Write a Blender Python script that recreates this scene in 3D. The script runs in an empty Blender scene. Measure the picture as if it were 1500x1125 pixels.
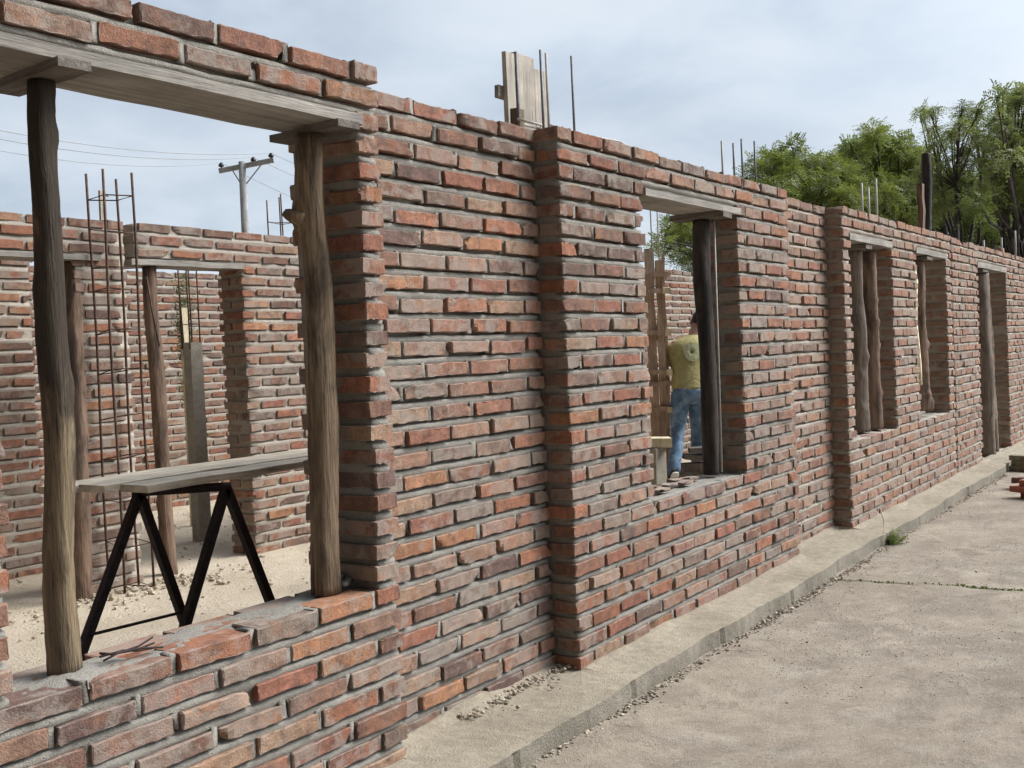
import bpy, math, random
import numpy as np
from mathutils import Matrix, Vector
R = random.Random(7)
rng = np.random.default_rng(11)
sc = bpy.context.scene
COL = sc.collection
PI = math.pi

# ------------------------------------------------------------------ camera solve (photo geometry -> metres)
F = 1550.0
YAW, PITCH, ROLL = math.radians(35.10322202), math.radians(1.64967534), math.radians(2.49782421)
CAM = np.array([-3.91033828, -2.44891472, 1.40301172])
cf = np.array([math.cos(YAW)*math.cos(PITCH), math.sin(YAW)*math.cos(PITCH), -math.sin(PITCH)])
_r = np.array([math.sin(YAW), -math.cos(YAW), 0.0]); _u = np.cross(_r, cf)
cr = _r*math.cos(ROLL) - _u*math.sin(ROLL)
cu = _u*math.cos(ROLL) + _r*math.sin(ROLL)
def ray(x, y): return cf + cr*((x-750)/F) + cu*((562.5-y)/F)
def onY(x, y, Y):
    d = ray(x, y); return CAM + d*((Y-CAM[1])/d[1])
def onZ(x, y, Z):
    d = ray(x, y); return CAM + d*((Z-CAM[2])/d[2])
def onD(x, y, D): return CAM + ray(x, y)*D
P = 0.083                      # height of one brick course

cd = bpy.data.cameras.new('camera'); cam = bpy.data.objects.new('camera', cd); COL.objects.link(cam)
cam.matrix_world = Matrix(((cr[0], cu[0], -cf[0], CAM[0]), (cr[1], cu[1], -cf[1], CAM[1]), (cr[2], cu[2], -cf[2], CAM[2]), (0, 0, 0, 1)))
cd.sensor_width = 36; cd.lens = 36*F/1500; cd.clip_start = 0.05; cd.clip_end = 2000
sc.camera = cam

# ------------------------------------------------------------------ node helpers
class NT:
    def __init__(s, name):
        s.m = bpy.data.materials.new(name); s.m.use_nodes = True
        s.t = s.m.node_tree; s.n = s.t.nodes; s.n.clear()
        s.out = s.n.new('ShaderNodeOutputMaterial'); s.b = s.n.new('ShaderNodeBsdfPrincipled')
        s.L(s.b.outputs[0], s.out.inputs[0]); s.b.inputs['Roughness'].default_value = 0.9
        s.b.inputs['Specular IOR Level'].default_value = 0.25
    def L(s, a, b): s.t.links.new(a, b)
    def put(s, inp, v):
        if hasattr(v, 'is_linked') or isinstance(v, bpy.types.NodeSocket): s.L(v, inp)
        else: inp.default_value = v
    def coord(s, kind='Object'): return s.n.new('ShaderNodeTexCoord').outputs[kind]
    def attr(s, name):
        a = s.n.new('ShaderNodeAttribute'); a.attribute_name = name; return a
    def mapping(s, v, scale=(1, 1, 1), loc=(0, 0, 0)):
        m = s.n.new('ShaderNodeMapping'); s.L(v, m.inputs[0]); s.put(m.inputs['Scale'], scale); s.put(m.inputs['Location'], loc); return m.outputs[0]
    def noise(s, v, scale, detail=4, rough=0.55, dist=0.0):
        n = s.n.new('ShaderNodeTexNoise'); s.L(v, n.inputs['Vector']); n.inputs['Scale'].default_value = scale
        n.inputs['Detail'].default_value = detail; n.inputs['Roughness'].default_value = rough; n.inputs['Distortion'].default_value = dist
        return n.outputs['Fac']
    def voro(s, v, scale, feature='F1'):
        n = s.n.new('ShaderNodeTexVoronoi'); n.feature = feature; s.L(v, n.inputs['Vector']); n.inputs['Scale'].default_value = scale
        return n.outputs['Distance']
    def ramp(s, f, lo, hi, a=0.0, b=1.0, smooth=True):
        n = s.n.new('ShaderNodeMapRange'); n.interpolation_type = 'SMOOTHSTEP' if smooth else 'LINEAR'
        s.put(n.inputs[0], f); n.inputs[1].default_value = lo; n.inputs[2].default_value = hi
        n.inputs[3].default_value = a; n.inputs[4].default_value = b; return n.outputs[0]
    def math(s, op, a, b=0.0, clamp=False):
        n = s.n.new('ShaderNodeMath'); n.operation = op; n.use_clamp = clamp; s.put(n.inputs[0], a); s.put(n.inputs[1], b); return n.outputs[0]
    def vadd(s, a, b):
        n = s.n.new('ShaderNodeVectorMath'); n.operation = 'ADD'; s.put(n.inputs[0], a); s.put(n.inputs[1], b); return n.outputs[0]
    def mix(s, f, a, b, mode='MIX'):
        n = s.n.new('ShaderNodeMix'); n.data_type = 'RGBA'; n.blend_type = mode; n.clamp_factor = True
        s.put(n.inputs[0], f)
        for i, v in ((6, a), (7, b)):
            if isinstance(v, tuple) and len(v) == 3: v = v + (1,)
            s.put(n.inputs[i], v)
        return n.outputs[2]
    def scalecol(s, c, f):          # colour * scalar
        n = s.n.new('ShaderNodeVectorMath'); n.operation = 'SCALE'; s.put(n.inputs[0], c[:3] if isinstance(c, tuple) else c); s.put(n.inputs[3], f); return n.outputs[0]
    def bump(s, h, dist=0.01, strength=1.0, prev=None):
        n = s.n.new('ShaderNodeBump'); n.inputs['Distance'].default_value = dist; n.inputs['Strength'].default_value = strength
        s.put(n.inputs['Height'], h)
        if prev is not None: s.L(prev, n.inputs['Normal'])
        return n.outputs[0]
    def done(s, col=None, nrm=None, rough=None):
        if col is not None: s.put(s.b.inputs['Base Color'], col if not (isinstance(col, tuple) and len(col) == 3) else col+(1,))
        if nrm is not None: s.L(nrm, s.b.inputs['Normal'])
        if rough is not None: s.put(s.b.inputs['Roughness'], rough)
        return s.m

def m_brick():
    t = NT('brick'); a = t.attr('bcol'); v = t.coord()
    off = t.scalecol((37.0, 19.0, 53.0), a.outputs['Alpha']); v2 = t.vadd(v, off)
    e = t.attr('edge').outputs['Fac']
    n1 = t.noise(v2, 16, 6, 0.65); n2 = t.noise(v2, 70, 4, 0.6); n3 = t.noise(v2, 7, 3, 0.6, 0.5)
    c = t.scalecol(a.outputs['Color'], t.math('MULTIPLY', t.ramp(n1, 0.3, 0.7, 0.60, 1.3, False), t.ramp(t.noise(v2, 130, 5, 0.7), 0.32, 0.68, 0.72, 1.25, False)))
    c = t.mix(t.ramp(n3, 0.5, 0.66, 0, 0.4), c, (0.31, 0.13, 0.07))          # fired orange patches
    n5 = t.noise(v2, 11, 4, 0.7, 0.8)
    c = t.mix(t.ramp(n5, 0.53, 0.65, 0, 0.6), c, (0.105, 0.064, 0.054))         # dark burnt blotches
    pit = t.ramp(n2, 0.60, 0.70)
    c = t.mix(t.math('MULTIPLY', pit, 0.5), c, (0.08, 0.05, 0.04))
    n4 = t.noise(v2, 10, 6, 0.7, 0.4)
    f = t.math('ADD', t.math('MULTIPLY', e, 0.15), t.math('ADD', n4, t.math('MULTIPLY', t.math('FRACT', t.math('MULTIPLY', a.outputs['Alpha'], 7.31)), 0.22)))
    film = t.ramp(f, 0.58, 0.73, 0.02, 0.66)
    c = t.mix(film, c, (0.285, 0.243, 0.205))                                     # thin cement smears
    h = t.math('ADD', t.math('MULTIPLY', n2, 0.5), t.math('ADD', t.math('MULTIPLY', n1, 0.8), t.noise(v2, 190, 3, 0.6)))
    return t.done(c, t.bump(h, 0.004, 0.8))
def m_mortar(name='mortar', c1=(0.245, 0.226, 0.196), c2=(0.36, 0.333, 0.29)):
    t = NT(name); v = t.coord()
    n1 = t.noise(v, 5, 5, 0.6); n2 = t.noise(v, 60, 5, 0.7)
    c = t.mix(n1, c1, c2)
    c = t.scalecol(c, t.ramp(n2, 0.3, 0.7, 0.8, 1.12, False))
    return t.done(c, t.bump(t.math('ADD', n2, t.noise(v, 240, 3, 0.6)), 0.008, 0.8))
def m_timber(name, c1, c2, axis, dark=(0.07, 0.055, 0.045), sc_=1.0):
    t = NT(name); v = t.coord()
    s = [26*sc_, 26*sc_, 26*sc_]; s['xyz'.index(axis)] = 1.4*sc_
    w = t.mapping(v, tuple(s))
    n1 = t.noise(w, 1.0, 6, 0.65, 0.6); n2 = t.noise(w, 4.0, 4, 0.7, 0.3); n3 = t.noise(v, 4, 5, 0.65)
    c = t.mix(t.ramp(n1, 0.3, 0.7), c1, c2)
    c = t.mix(t.ramp(n2, 0.56, 0.72, 0, 0.7), c, dark)
    c = t.scalecol(c, t.ramp(n3, 0.3, 0.7, 0.65, 1.2, False))
    return t.done(c, t.bump(t.math('ADD', n2, n1), 0.006, 0.8), 0.8)
def m_post(name, c1, c2, dark, amount, strip=0.0):
    t = NT(name); v = t.coord()
    w = t.mapping(v, (30, 30, 1.6))
    n1 = t.noise(w, 1.0, 6, 0.65, 1.2); n2 = t.noise(w, 3.5, 4, 0.7, 0.3); n3 = t.noise(t.mapping(v, (9, 9, 2.2)), 1.0, 5, 0.65, 0.5)
    c = t.mix(t.ramp(n1, 0.3, 0.7), c1, c2)
    sx = t.n.new('ShaderNodeSeparateXYZ'); t.L(v, sx.inputs[0])
    n3b = t.math('ADD', n3, t.ramp(sx.outputs[2], 0.25, 1.0, -strip, 0.3*strip)) if strip else n3
    c = t.mix(t.ramp(n3b, amount-0.1, amount+0.1, 0, 0.9), c, dark)              # bark left on, stripped near the foot
    c = t.mix(t.ramp(n2, 0.55, 0.7, 0, 0.75), c, tuple(x*0.6 for x in dark))
    return t.done(c, t.bump(t.math('ADD', n2, t.math('MULTIPLY', n3, 1.5)), 0.008, 1.0), 0.75)
def m_simple(name, c1, c2, scale, bd=0.004, rough=0.85, metal=0.0, detail=5):
    t = NT(name); v = t.coord(); n = t.noise(v, scale, detail, 0.65)
    t.b.inputs['Metallic'].default_value = metal
    return t.done(t.mix(t.ramp(n, 0.3, 0.7), c1, c2), t.bump(n, bd, 0.7), rough)
def m_ground():
    t = NT('ground'); v = t.coord()
    n1 = t.noise(v, 0.9, 6, 0.6); n2 = t.noise(v, 7, 6, 0.65); n3 = t.noise(v, 55, 5, 0.7); n4 = t.noise(v, 220, 3, 0.7)
    w = t.mapping(v, (0.8, 1.5, 1)); n5 = t.noise(w, 2.2, 5, 0.6, 0.6)
    c = t.mix(t.ramp(n1, 0.3, 0.7), (0.325, 0.268, 0.206), (0.415, 0.348, 0.272))
    pa = t.ramp(t.noise(v, 1.7, 9, 0.68, 0.3), 0.49, 0.56); pb = t.ramp(t.noise(v, 3.6, 8, 0.7, 0.5), 0.54, 0.60)
    c = t.mix(t.math('MULTIPLY', pa, 0.55), c, (0.255, 0.213, 0.168))                # worn screed showing the grit
    c = t.mix(t.math('MULTIPLY', pb, 0.45), c, (0.41, 0.36, 0.30))                   # dusty patches
    c = t.mix(t.ramp(n5, 0.5, 0.68, 0, 0.4), c, (0.25, 0.212, 0.17))
    c = t.scalecol(c, t.ramp(n2, 0.3, 0.7, 0.80, 1.16, False))
    c = t.mix(t.ramp(n3, 0.56, 0.66, 0, 0.6), c, (0.18, 0.148, 0.118))
    vo = t.voro(v, 42)
    c = t.mix(t.ramp(vo, 0.10, 0.2, 0.45, 0.0), c, (0.50, 0.45, 0.38))            # embedded aggregate
    c = t.mix(t.ramp(n4, 0.56, 0.68, 0, 0.55), c, (0.17, 0.14, 0.115))
    c = t.mix(t.ramp(t.noise(v, 130, 2, 0.5), 0.62, 0.70, 0, 0.6), c, (0.56, 0.51, 0.44))
    h = t.math('ADD', t.math('MULTIPLY', n3, 0.8), t.math('ADD', t.math('MULTIPLY', n2, 0.8), t.math('MULTIPLY', n4, 0.5)))
    h = t.math('ADD', h, t.math('MULTIPLY', pa, -0.35))
    return t.done(c, t.bump(h, 0.022, 0.8))
def m_earth():
    t = NT('sandy_earth'); v = t.coord()
    n1 = t.noise(v, 1.2, 6, 0.6); n2 = t.noise(v, 12, 6, 0.65); n3 = t.noise(v, 60, 5, 0.7)
    c = t.mix(t.ramp(n1, 0.3, 0.7), (0.42, 0.345, 0.255), (0.56, 0.475, 0.365))
    c = t.mix(t.ramp(n2, 0.55, 0.72, 0, 0.5), c, (0.36, 0.29, 0.22))
    return t.done(c, t.bump(t.math('ADD', n2, n3), 0.03, 0.7))
def m_concrete(name, c1, c2):
    t = NT(name); v = t.coord()
    n1 = t.noise(v, 2.2, 6, 0.65); n2 = t.noise(v, 22, 6, 0.7); n3 = t.noise(v, 120, 4, 0.7)
    c = t.mix(t.ramp(n1, 0.3, 0.7), c1, c2); c = t.scalecol(c, t.ramp(n2, 0.3, 0.7, 0.78, 1.15, False))
    c = t.mix(t.ramp(n3, 0.6, 0.72, 0, 0.45), c, tuple(x*0.45 for x in c1))
    return t.done(c, t.bump(t.math('ADD', n2, n3), 0.012, 0.8))
def m_leaf(name, c1, c2):
    t = NT(name); a = t.attr('lf').outputs['Fac']
    c = t.mix(a, c1, c2)
    t.put(t.b.inputs['Base Color'], c); t.b.inputs['Roughness'].default_value = 0.6
    tr = t.n.new('ShaderNodeBsdfTranslucent'); t.put(tr.inputs[0], t.mix(0.4, c, (0.16, 0.2, 0.03)))
    mx = t.n.new('ShaderNodeMixShader'); mx.inputs[0].default_value = 0.38
    t.L(t.b.outputs[0], mx.inputs[1]); t.L(tr.outputs[0], mx.inputs[2]); t.L(mx.outputs[0], t.out.inputs[0])
    return t.m
M = dict(
    brick=m_brick(), mortar=m_mortar(), mortar_pale=m_mortar('pale_mortar', (0.36, 0.312, 0.255), (0.50, 0.44, 0.37)),
    board_x=m_timber('formwork_timber', (0.22, 0.197, 0.17), (0.35, 0.32, 0.28), 'x', (0.10, 0.085, 0.072)),
    board_y=m_timber('cap_timber', (0.10, 0.085, 0.07), (0.19, 0.165, 0.14), 'y'),
    board_z=m_timber('upright_timber', (0.40, 0.35, 0.29), (0.54, 0.49, 0.42), 'z', (0.22, 0.18, 0.15)),
    warm_z=m_timber('new_timber', (0.36, 0.25, 0.18), (0.55, 0.41, 0.30), 'z', (0.25, 0.14, 0.08)),
    yellow_z=m_timber('pale_timber', (0.62, 0.52, 0.34), (0.75, 0.66, 0.46), 'z', (0.4, 0.3, 0.2)),
    scaff=m_timber('scaffold_timber', (0.52, 0.43, 0.32), (0.70, 0.60, 0.47), 'x', (0.24, 0.19, 0.15)),
    bark_dark=m_post('dark_bark', (0.10, 0.072, 0.045), (0.24, 0.18, 0.11), (0.026, 0.019, 0.014), 0.42, 0.16),
    bark_mid=m_post('worn_bark', (0.125, 0.082, 0.05), (0.29, 0.21, 0.135), (0.040, 0.028, 0.019), 0.53),
    bark_black=m_post('charred_bark', (0.036, 0.028, 0.023), (0.07, 0.054, 0.042), (0.014, 0.012, 0.011), 0.5),
    bark_grey=m_post('grey_bark', (0.13, 0.10, 0.078), (0.24, 0.19, 0.15), (0.09, 0.07, 0.055), 0.56),
    bark_red=m_post('red_bark', (0.15, 0.095, 0.064), (0.25, 0.165, 0.115), (0.06, 0.04, 0.028), 0.52),
    rust=m_simple('rusty_steel', (0.055, 0.035, 0.028), (0.13, 0.075, 0.05), 40, 0.002, 0.8, 0.2),
    steel=m_simple('dull_steel', (0.11, 0.11, 0.115), (0.2, 0.2, 0.205), 30, 0.001, 0.6, 0.3),
    pale_rod=m_simple('pale_rod', (0.36, 0.34, 0.31), (0.48, 0.46, 0.42), 30, 0.001, 0.7),
    tube=m_simple('dark_tube', (0.018, 0.014, 0.014), (0.045, 0.03, 0.027), 25, 0.002, 0.65, 0.2),
    ground=m_ground(), earth=m_earth(),
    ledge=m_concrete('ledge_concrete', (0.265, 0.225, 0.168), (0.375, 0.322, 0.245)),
    conc=m_concrete('cast_concrete', (0.30, 0.275, 0.23), (0.42, 0.385, 0.325)),
    rubble=m_simple('rubble', (0.26, 0.21, 0.16), (0.48, 0.41, 0.33), 14, 0.01),
    pole=m_timber('pole_timber', (0.24, 0.24, 0.235), (0.33, 0.33, 0.325), 'z', (0.2, 0.2, 0.2), 0.5),
    insul=m_simple('dark_ceramic', (0.02, 0.02, 0.022), (0.04, 0.04, 0.045), 8, 0.001, 0.3),
    wire=m_simple('grey_wire', (0.30, 0.32, 0.34), (0.36, 0.38, 0.40), 3, 0.0, 0.6),
    leaf_a=m_leaf('leaf_light', (0.065, 0.105, 0.022), (0.26, 0.29, 0.07)),
    leaf_b=m_leaf('leaf_mid', (0.055, 0.10, 0.02), (0.17, 0.23, 0.05)),
    leaf_c=m_leaf('leaf_olive', (0.075, 0.105, 0.032), (0.25, 0.28, 0.095)),
    leaf_d=m_leaf('leaf_dark', (0.045, 0.078, 0.02), (0.15, 0.195, 0.05)),
    trunk=m_post('tree_bark', (0.05, 0.043, 0.037), (0.10, 0.085, 0.07), (0.022, 0.02, 0.018), 0.5),
    skin=m_simple('skin', (0.30, 0.165, 0.105), (0.36, 0.205, 0.14), 20, 0.001, 0.6),
    hair=m_simple('black_hair', (0.012, 0.010, 0.009), (0.022, 0.019, 0.017), 90, 0.004, 0.6),
    sole=m_simple('white_rubber', (0.62, 0.60, 0.56), (0.72, 0.70, 0.66), 30, 0.001, 0.6),
    shoe=m_simple('dark_canvas', (0.03, 0.03, 0.035), (0.055, 0.055, 0.06), 60, 0.001, 0.8),
)
def m_cloth(name, c1, c2, sc_=14):
    t = NT(name); v = t.coord(); n = t.noise(v, sc_, 4, 0.6, 0.6); n2 = t.noise(v, 300, 2, 0.5)
    return t.done(t.mix(t.ramp(n, 0.3, 0.7), c1, c2), t.bump(t.math('ADD', n, t.math('MULTIPLY', n2, 0.15)), 0.03, 0.8), 0.95)
M['shirt'] = m_cloth('olive_cotton', (0.37, 0.32, 0.14), (0.45, 0.40, 0.19))
M['print'] = m_cloth('pale_print', (0.42, 0.44, 0.22), (0.62, 0.62, 0.42), 45)
M['jeans'] = m_cloth('blue_denim', (0.09, 0.155, 0.25), (0.25, 0.36, 0.49), 9)

# ------------------------------------------------------------------ mesh builder
class MB:
    def __init__(s): s.v = []; s.f = []; s.m = []; s.a = {}; s.n = 0
    def add(s, V, Fs, mi=0, **attrs):
        V = np.asarray(V, float); Fs = np.asarray(Fs, int)
        if len(V) == 0: return
        s.v.append(V); s.f.append((Fs + s.n, mi))
        for k, val in attrs.items(): s.a.setdefault(k, []).append((s.n, np.asarray(val, float)))
        s.n += len(V)
    # simple shapes -------------------------------------------------
    def box(s, lo, hi, mi=0, rot=None, c=None, jit=0.0):
        lo = np.array(lo, float); hi = np.array(hi, float)
        V = np.array([[x, y, z] for z in (lo[2], hi[2]) for y in (lo[1], hi[1]) for x in (lo[0], hi[0])])
        if jit: V = V + rng.normal(0, jit, V.shape)
        if rot is not None:
            ctr = (lo+hi)/2 if c is None else np.array(c); V = (V-ctr) @ np.array(rot).T + ctr
        s.add(V, [[0, 2, 3, 1], [4, 5, 7, 6], [0, 1, 5, 4], [2, 6, 7, 3], [0, 4, 6, 2], [1, 3, 7, 5]], mi)
    def beam(s, a, b, w, h, mi=0, up=(0, 0, 1), seg=1, jit=0.0):
        """rectangular bar from a to b, w across, h along 'up'"""
        a = np.array(a, float); b = np.array(b, float); d = b-a; d /= np.linalg.norm(d)
        sd = np.cross(d, up); sd /= np.linalg.norm(sd); u = np.cross(sd, d)
        V = []; Fq = []
        for i in range(seg+1):
            c = a+(b-a)*i/seg
            j = rng.normal(0, jit, 3) if jit else 0
            for (p, q) in ((-1, -1), (1, -1), (1, 1), (-1, 1)): V.append(c+sd*p*w/2+u*q*h/2+j)
        for i in range(seg):
            for k in range(4): Fq.append([i*4+k, i*4+(k+1) % 4, (i+1)*4+(k+1) % 4, (i+1)*4+k])
        Fq.append([3, 2, 1, 0]); e = seg*4; Fq.append([e, e+1, e+2, e+3])
        s.add(V, Fq, mi)
    def tube(s, pts, rad, n=8, mi=0, cap=True, lump=0.0, **attrs):
        pts = np.array(pts, float); k = len(pts); rad = np.broadcast_to(np.array(rad, float), (k,))
        V = []; t = np.gradient(pts, axis=0); ref = None
        for i in range(k):
            d = t[i]/max(1e-9, np.linalg.norm(t[i]))
            if ref is None:
                ref = np.array([1.0, 0, 0]) if abs(d[0]) < 0.8 else np.array([0, 1.0, 0])
            sd = np.cross(d, ref); sd /= np.linalg.norm(sd); up = np.cross(sd, d); ref = up*1.0 if False else ref
            for j in range(n):
                a = 2*PI*j/n; r = rad[i]*(1+(rng.normal(0, lump) if lump else 0))
                V.append(pts[i]+sd*math.cos(a)*r+up*math.sin(a)*r)
        Fq = [[i*n+j, i*n+(j+1) % n, (i+1)*n+(j+1) % n, (i+1)*n+j] for i in range(k-1) for j in range(n)]
        if cap:
            V.append(pts[0]); V.append(pts[-1]); c0, c1 = k*n, k*n+1
            Fq += [[c0, (j+1) % n, j, j] for j in range(n)] + [[c1, (k-1)*n+j, (k-1)*n+(j+1) % n, (k-1)*n+(j+1) % n] for j in range(n)]
        s.add(V, Fq, mi, **attrs)
    def build(s, name, mats, parent=None, loc=None, smooth=True):
        if isinstance(mats, list): smooth = 'mortar'
        V = np.concatenate(s.v) if s.v else np.zeros((0, 3))
        if loc is None and parent is None: loc = (0, 0, 0)
        org = np.array(OFF[parent.name] if parent is not None else loc, float)
        loops = []; starts = []; tot = []; mi = []; L0 = 0
        for Fs, m in s.f:
            if Fs.shape[1] == 4:
                deg = Fs[:, 2] == Fs[:, 3]
                for sub, w in ((Fs[~deg], 4), (Fs[deg][:, :3], 3)):
                    if len(sub) == 0: continue
                    loops.append(sub.ravel()); starts.append(L0+np.arange(len(sub))*w); L0 += sub.size
                    mi.append(np.full(len(sub), m)); tot.append(np.full(len(sub), w))
            else:
                loops.append(Fs.ravel()); starts.append(L0+np.arange(len(Fs))*3); L0 += Fs.size; mi.append(np.full(len(Fs), m)); tot.append(np.full(len(Fs), 3))
        loops = np.concatenate(loops); starts = np.concatenate(starts); mi = np.concatenate(mi)
        me = bpy.data.meshes.new(name)
        me.vertices.add(len(V)); me.vertices.foreach_set('co', (V-org).ravel())
        me.loops.add(len(loops)); me.loops.foreach_set('vertex_index', loops.astype(np.int32))
        me.polygons.add(len(starts)); me.polygons.foreach_set('loop_start', starts.astype(np.int32))
        me.polygons.foreach_set('material_index', mi.astype(np.int32))
        me.polygons.foreach_set('use_smooth', (mi == 1) if smooth == 'mortar' else np.full(len(starts), bool(smooth)))
        me.update(calc_edges=True); me.validate()
        for k, lst in s.a.items():
            w = lst[0][1].shape[1] if lst[0][1].ndim > 1 else 1
            if w == 4:
                arr = np.full((len(V), 4), 0.3)
                for st, val in lst: arr[st:st+len(val)] = val
                at = me.attributes.new(k, 'FLOAT_COLOR', 'POINT'); at.data.foreach_set('color', arr.ravel())
            else:
                arr = np.zeros(len(V))
                for st, val in lst: arr[st:st+len(val)] = val
                at = me.attributes.new(k, 'FLOAT', 'POINT'); at.data.foreach_set('value', arr)
        for m in (mats if isinstance(mats, (list, tuple)) else [mats]): me.materials.append(m)
        o = bpy.data.objects.new(name, me); COL.objects.link(o)
        if parent is not None: o.parent = parent
        else: o.location = org
        OFF[o.name] = org
        return o
OFF = {}
def tag(o, label, cat=None, group=None):
    o['label'] = label
    if cat: o['category'] = cat
    if group: o['group'] = group
    return o
def thing(name, label, cat, loc, group=None):
    o = bpy.data.objects.new(name, None); COL.objects.link(o); o.location = tuple(loc); o.empty_display_size = 0.1
    OFF[o.name] = np.array(loc, float); return tag(o, label, cat, group)
def struct(o, kind='structure'): o['kind'] = kind; return o
def copy_tree(o, loc=None, parent=None):
    c = o.copy(); COL.objects.link(c); c.parent = parent
    if loc is not None: c.location = tuple(loc); OFF[c.name] = np.array(loc, float)
    for ch in list(o.children): copy_tree(ch, None, c)
    return c

# ------------------------------------------------------------------ noise for displacement
_ph = rng.uniform(0, 2*PI, (24,)); _dr = rng.normal(0, 1, (24, 3)); _dr /= np.linalg.norm(_dr, axis=1)[:, None]
def fnoise(p, f, seed=0, octs=3):
    p = np.asarray(p, float); o = np.zeros(p.shape[:-1]); a = 1.0; k = seed
    for _ in range(octs):
        for j in range(4):
            o += a*np.sin((p @ _dr[(k+j) % 24])*f*(1+0.23*j)+_ph[(k*3+j) % 24]); 
        k += 5; a *= 0.5; f *= 2.1
    return o/4

# ------------------------------------------------------------------ bricks
def template(nx, ny, nz, bx=0.962, by=0.90, bz=0.84):
    def line(n, b):
        if n == 1: return [-1., 1.]
        if n == 2: return [-1., 0., 1.]
        return [-1.]+list(np.linspace(-b, b, n-1))+[1.]
    X, Y, Z = line(nx, bx), line(ny, by), line(nz, bz)
    ids = {}; V = []; Fq = []
    def vid(i, j, k):
        if (i, j, k) not in ids: ids[(i, j, k)] = len(V); V.append((X[i], Y[j], Z[k]))
        return ids[(i, j, k)]
    for i in range(nx):
        for k in range(nz):
            Fq.append([vid(i, 0, k), vid(i+1, 0, k), vid(i+1, 0, k+1), vid(i, 0, k+1)])
            Fq.append([vid(i, ny, k), vid(i, ny, k+1), vid(i+1, ny, k+1), vid(i+1, ny, k)])
        for j in range(ny):
            Fq.append([vid(i, j, 0), vid(i, j+1, 0), vid(i+1, j+1, 0), vid(i+1, j, 0)])
            Fq.append([vid(i, j, nz), vid(i+1, j, nz), vid(i+1, j+1, nz), vid(i, j+1, nz)])
    for j in range(ny):
        for k in range(nz):
            Fq.append([vid(0, j, k), vid(0, j, k+1), vid(0, j+1, k+1), vid(0, j+1, k)])
            Fq.append([vid(nx, j, k), vid(nx, j+1, k), vid(nx, j+1, k+1), vid(nx, j, k+1)])
    return np.array(V), np.array(Fq)
def edge_attr(T):
    a = np.abs(T); e = np.zeros(len(T))
    for i, t in enumerate(a): e[i] = 1.0 if (t > 0.999).sum() >= 2 else (0.0 if (t > 0.999).sum() == 1 else 0)
    return e
TEMPL = {k: template(*k) for k in [(12, 3, 5), (6, 2, 4), (4, 1, 3), (3, 1, 3)]}
TEDGE = {k: edge_attr(TEMPL[k][0]) for k in TEMPL}
PAL = [((0.285, 0.125, 0.075), 7), ((0.315, 0.155, 0.085), 4), ((0.245, 0.105, 0.070), 6), ((0.200, 0.108, 0.076), 6), ((0.135, 0.083, 0.068), 3),
       ((0.20, 0.145, 0.113), 3), ((0.265, 0.16, 0.113), 5), ((0.28, 0.18, 0.12), 3), ((0.165, 0.110, 0.086), 3)]
PCUM = np.cumsum([w for _, w in PAL]); 
def brick_colour(bias=0.0, tone=1.0):
    c = np.array(PAL[int(np.searchsorted(PCUM, rng.uniform(0, PCUM[-1])))][0])
    c = c*rng.uniform(0.85, 1.15)*tone
    if bias: c = c*(1-bias)+np.array((0.34, 0.215, 0.155))*bias
    return np.append(c, rng.uniform())
def put_brick(mb, lo, hi, lod, col, rough=1.0, mi=0):
    T, Fq = TEMPL[lod]; e = TEDGE[lod]
    lo = np.array(lo, float); hi = np.array(hi, float); c = (lo+hi)/2; h = (hi-lo)/2
    V = T*h; ext = np.abs(T) > 0.999; k = ext.sum(1)
    r = rng.uniform(0.0007, 0.0020)*rough
    V = V - np.sign(T)*ext*(np.maximum(k-1, 0)*r)[:, None]
    ph = rng.uniform(0, 6.28, 9)
    V = V + rough*0.0008*np.stack([np.sin(V[:, 0]*31+ph[0])*np.sin(V[:, 2]*75+ph[1]), np.sin(V[:, 0]*42+ph[2])*np.cos(V[:, 2]*60+ph[3])+0.6*np.sin(V[:, 0]*90+ph[7]), np.sin(V[:, 0]*28+ph[4])+0.7*np.sin(V[:, 0]*66+ph[5])], 1)
    edge = (k >= 2)
    V = V + rng.normal(0, 0.0006*rough, V.shape) + rng.normal(0, 0.0013*rough, V.shape)*edge[:, None]
    if rng.uniform() < 0.24*rough:                                   # a broken corner
        s = np.sign(rng.normal(size=3)); s[1] = -1
        d = np.linalg.norm((V-s*h), axis=1); w = np.clip(1-d/rng.uniform(0.02, 0.05), 0, 1)[:, None]
        V = V - s*w*rng.uniform(0.007, 0.018)
    a, b, g = rng.normal(0, 0.005), rng.normal(0, 0.009), rng.normal(0, 0.014)
    x, y, z = V[:, 0].copy(), V[:, 1].copy(), V[:, 2].copy()
    V = np.stack([x - a*z + b*y, y - b*x + g*z, z + a*x - g*y], 1)
    mb.add(V+c, Fq, mi, bcol=np.tile(col, (len(V), 1)), edge=e)

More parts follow.
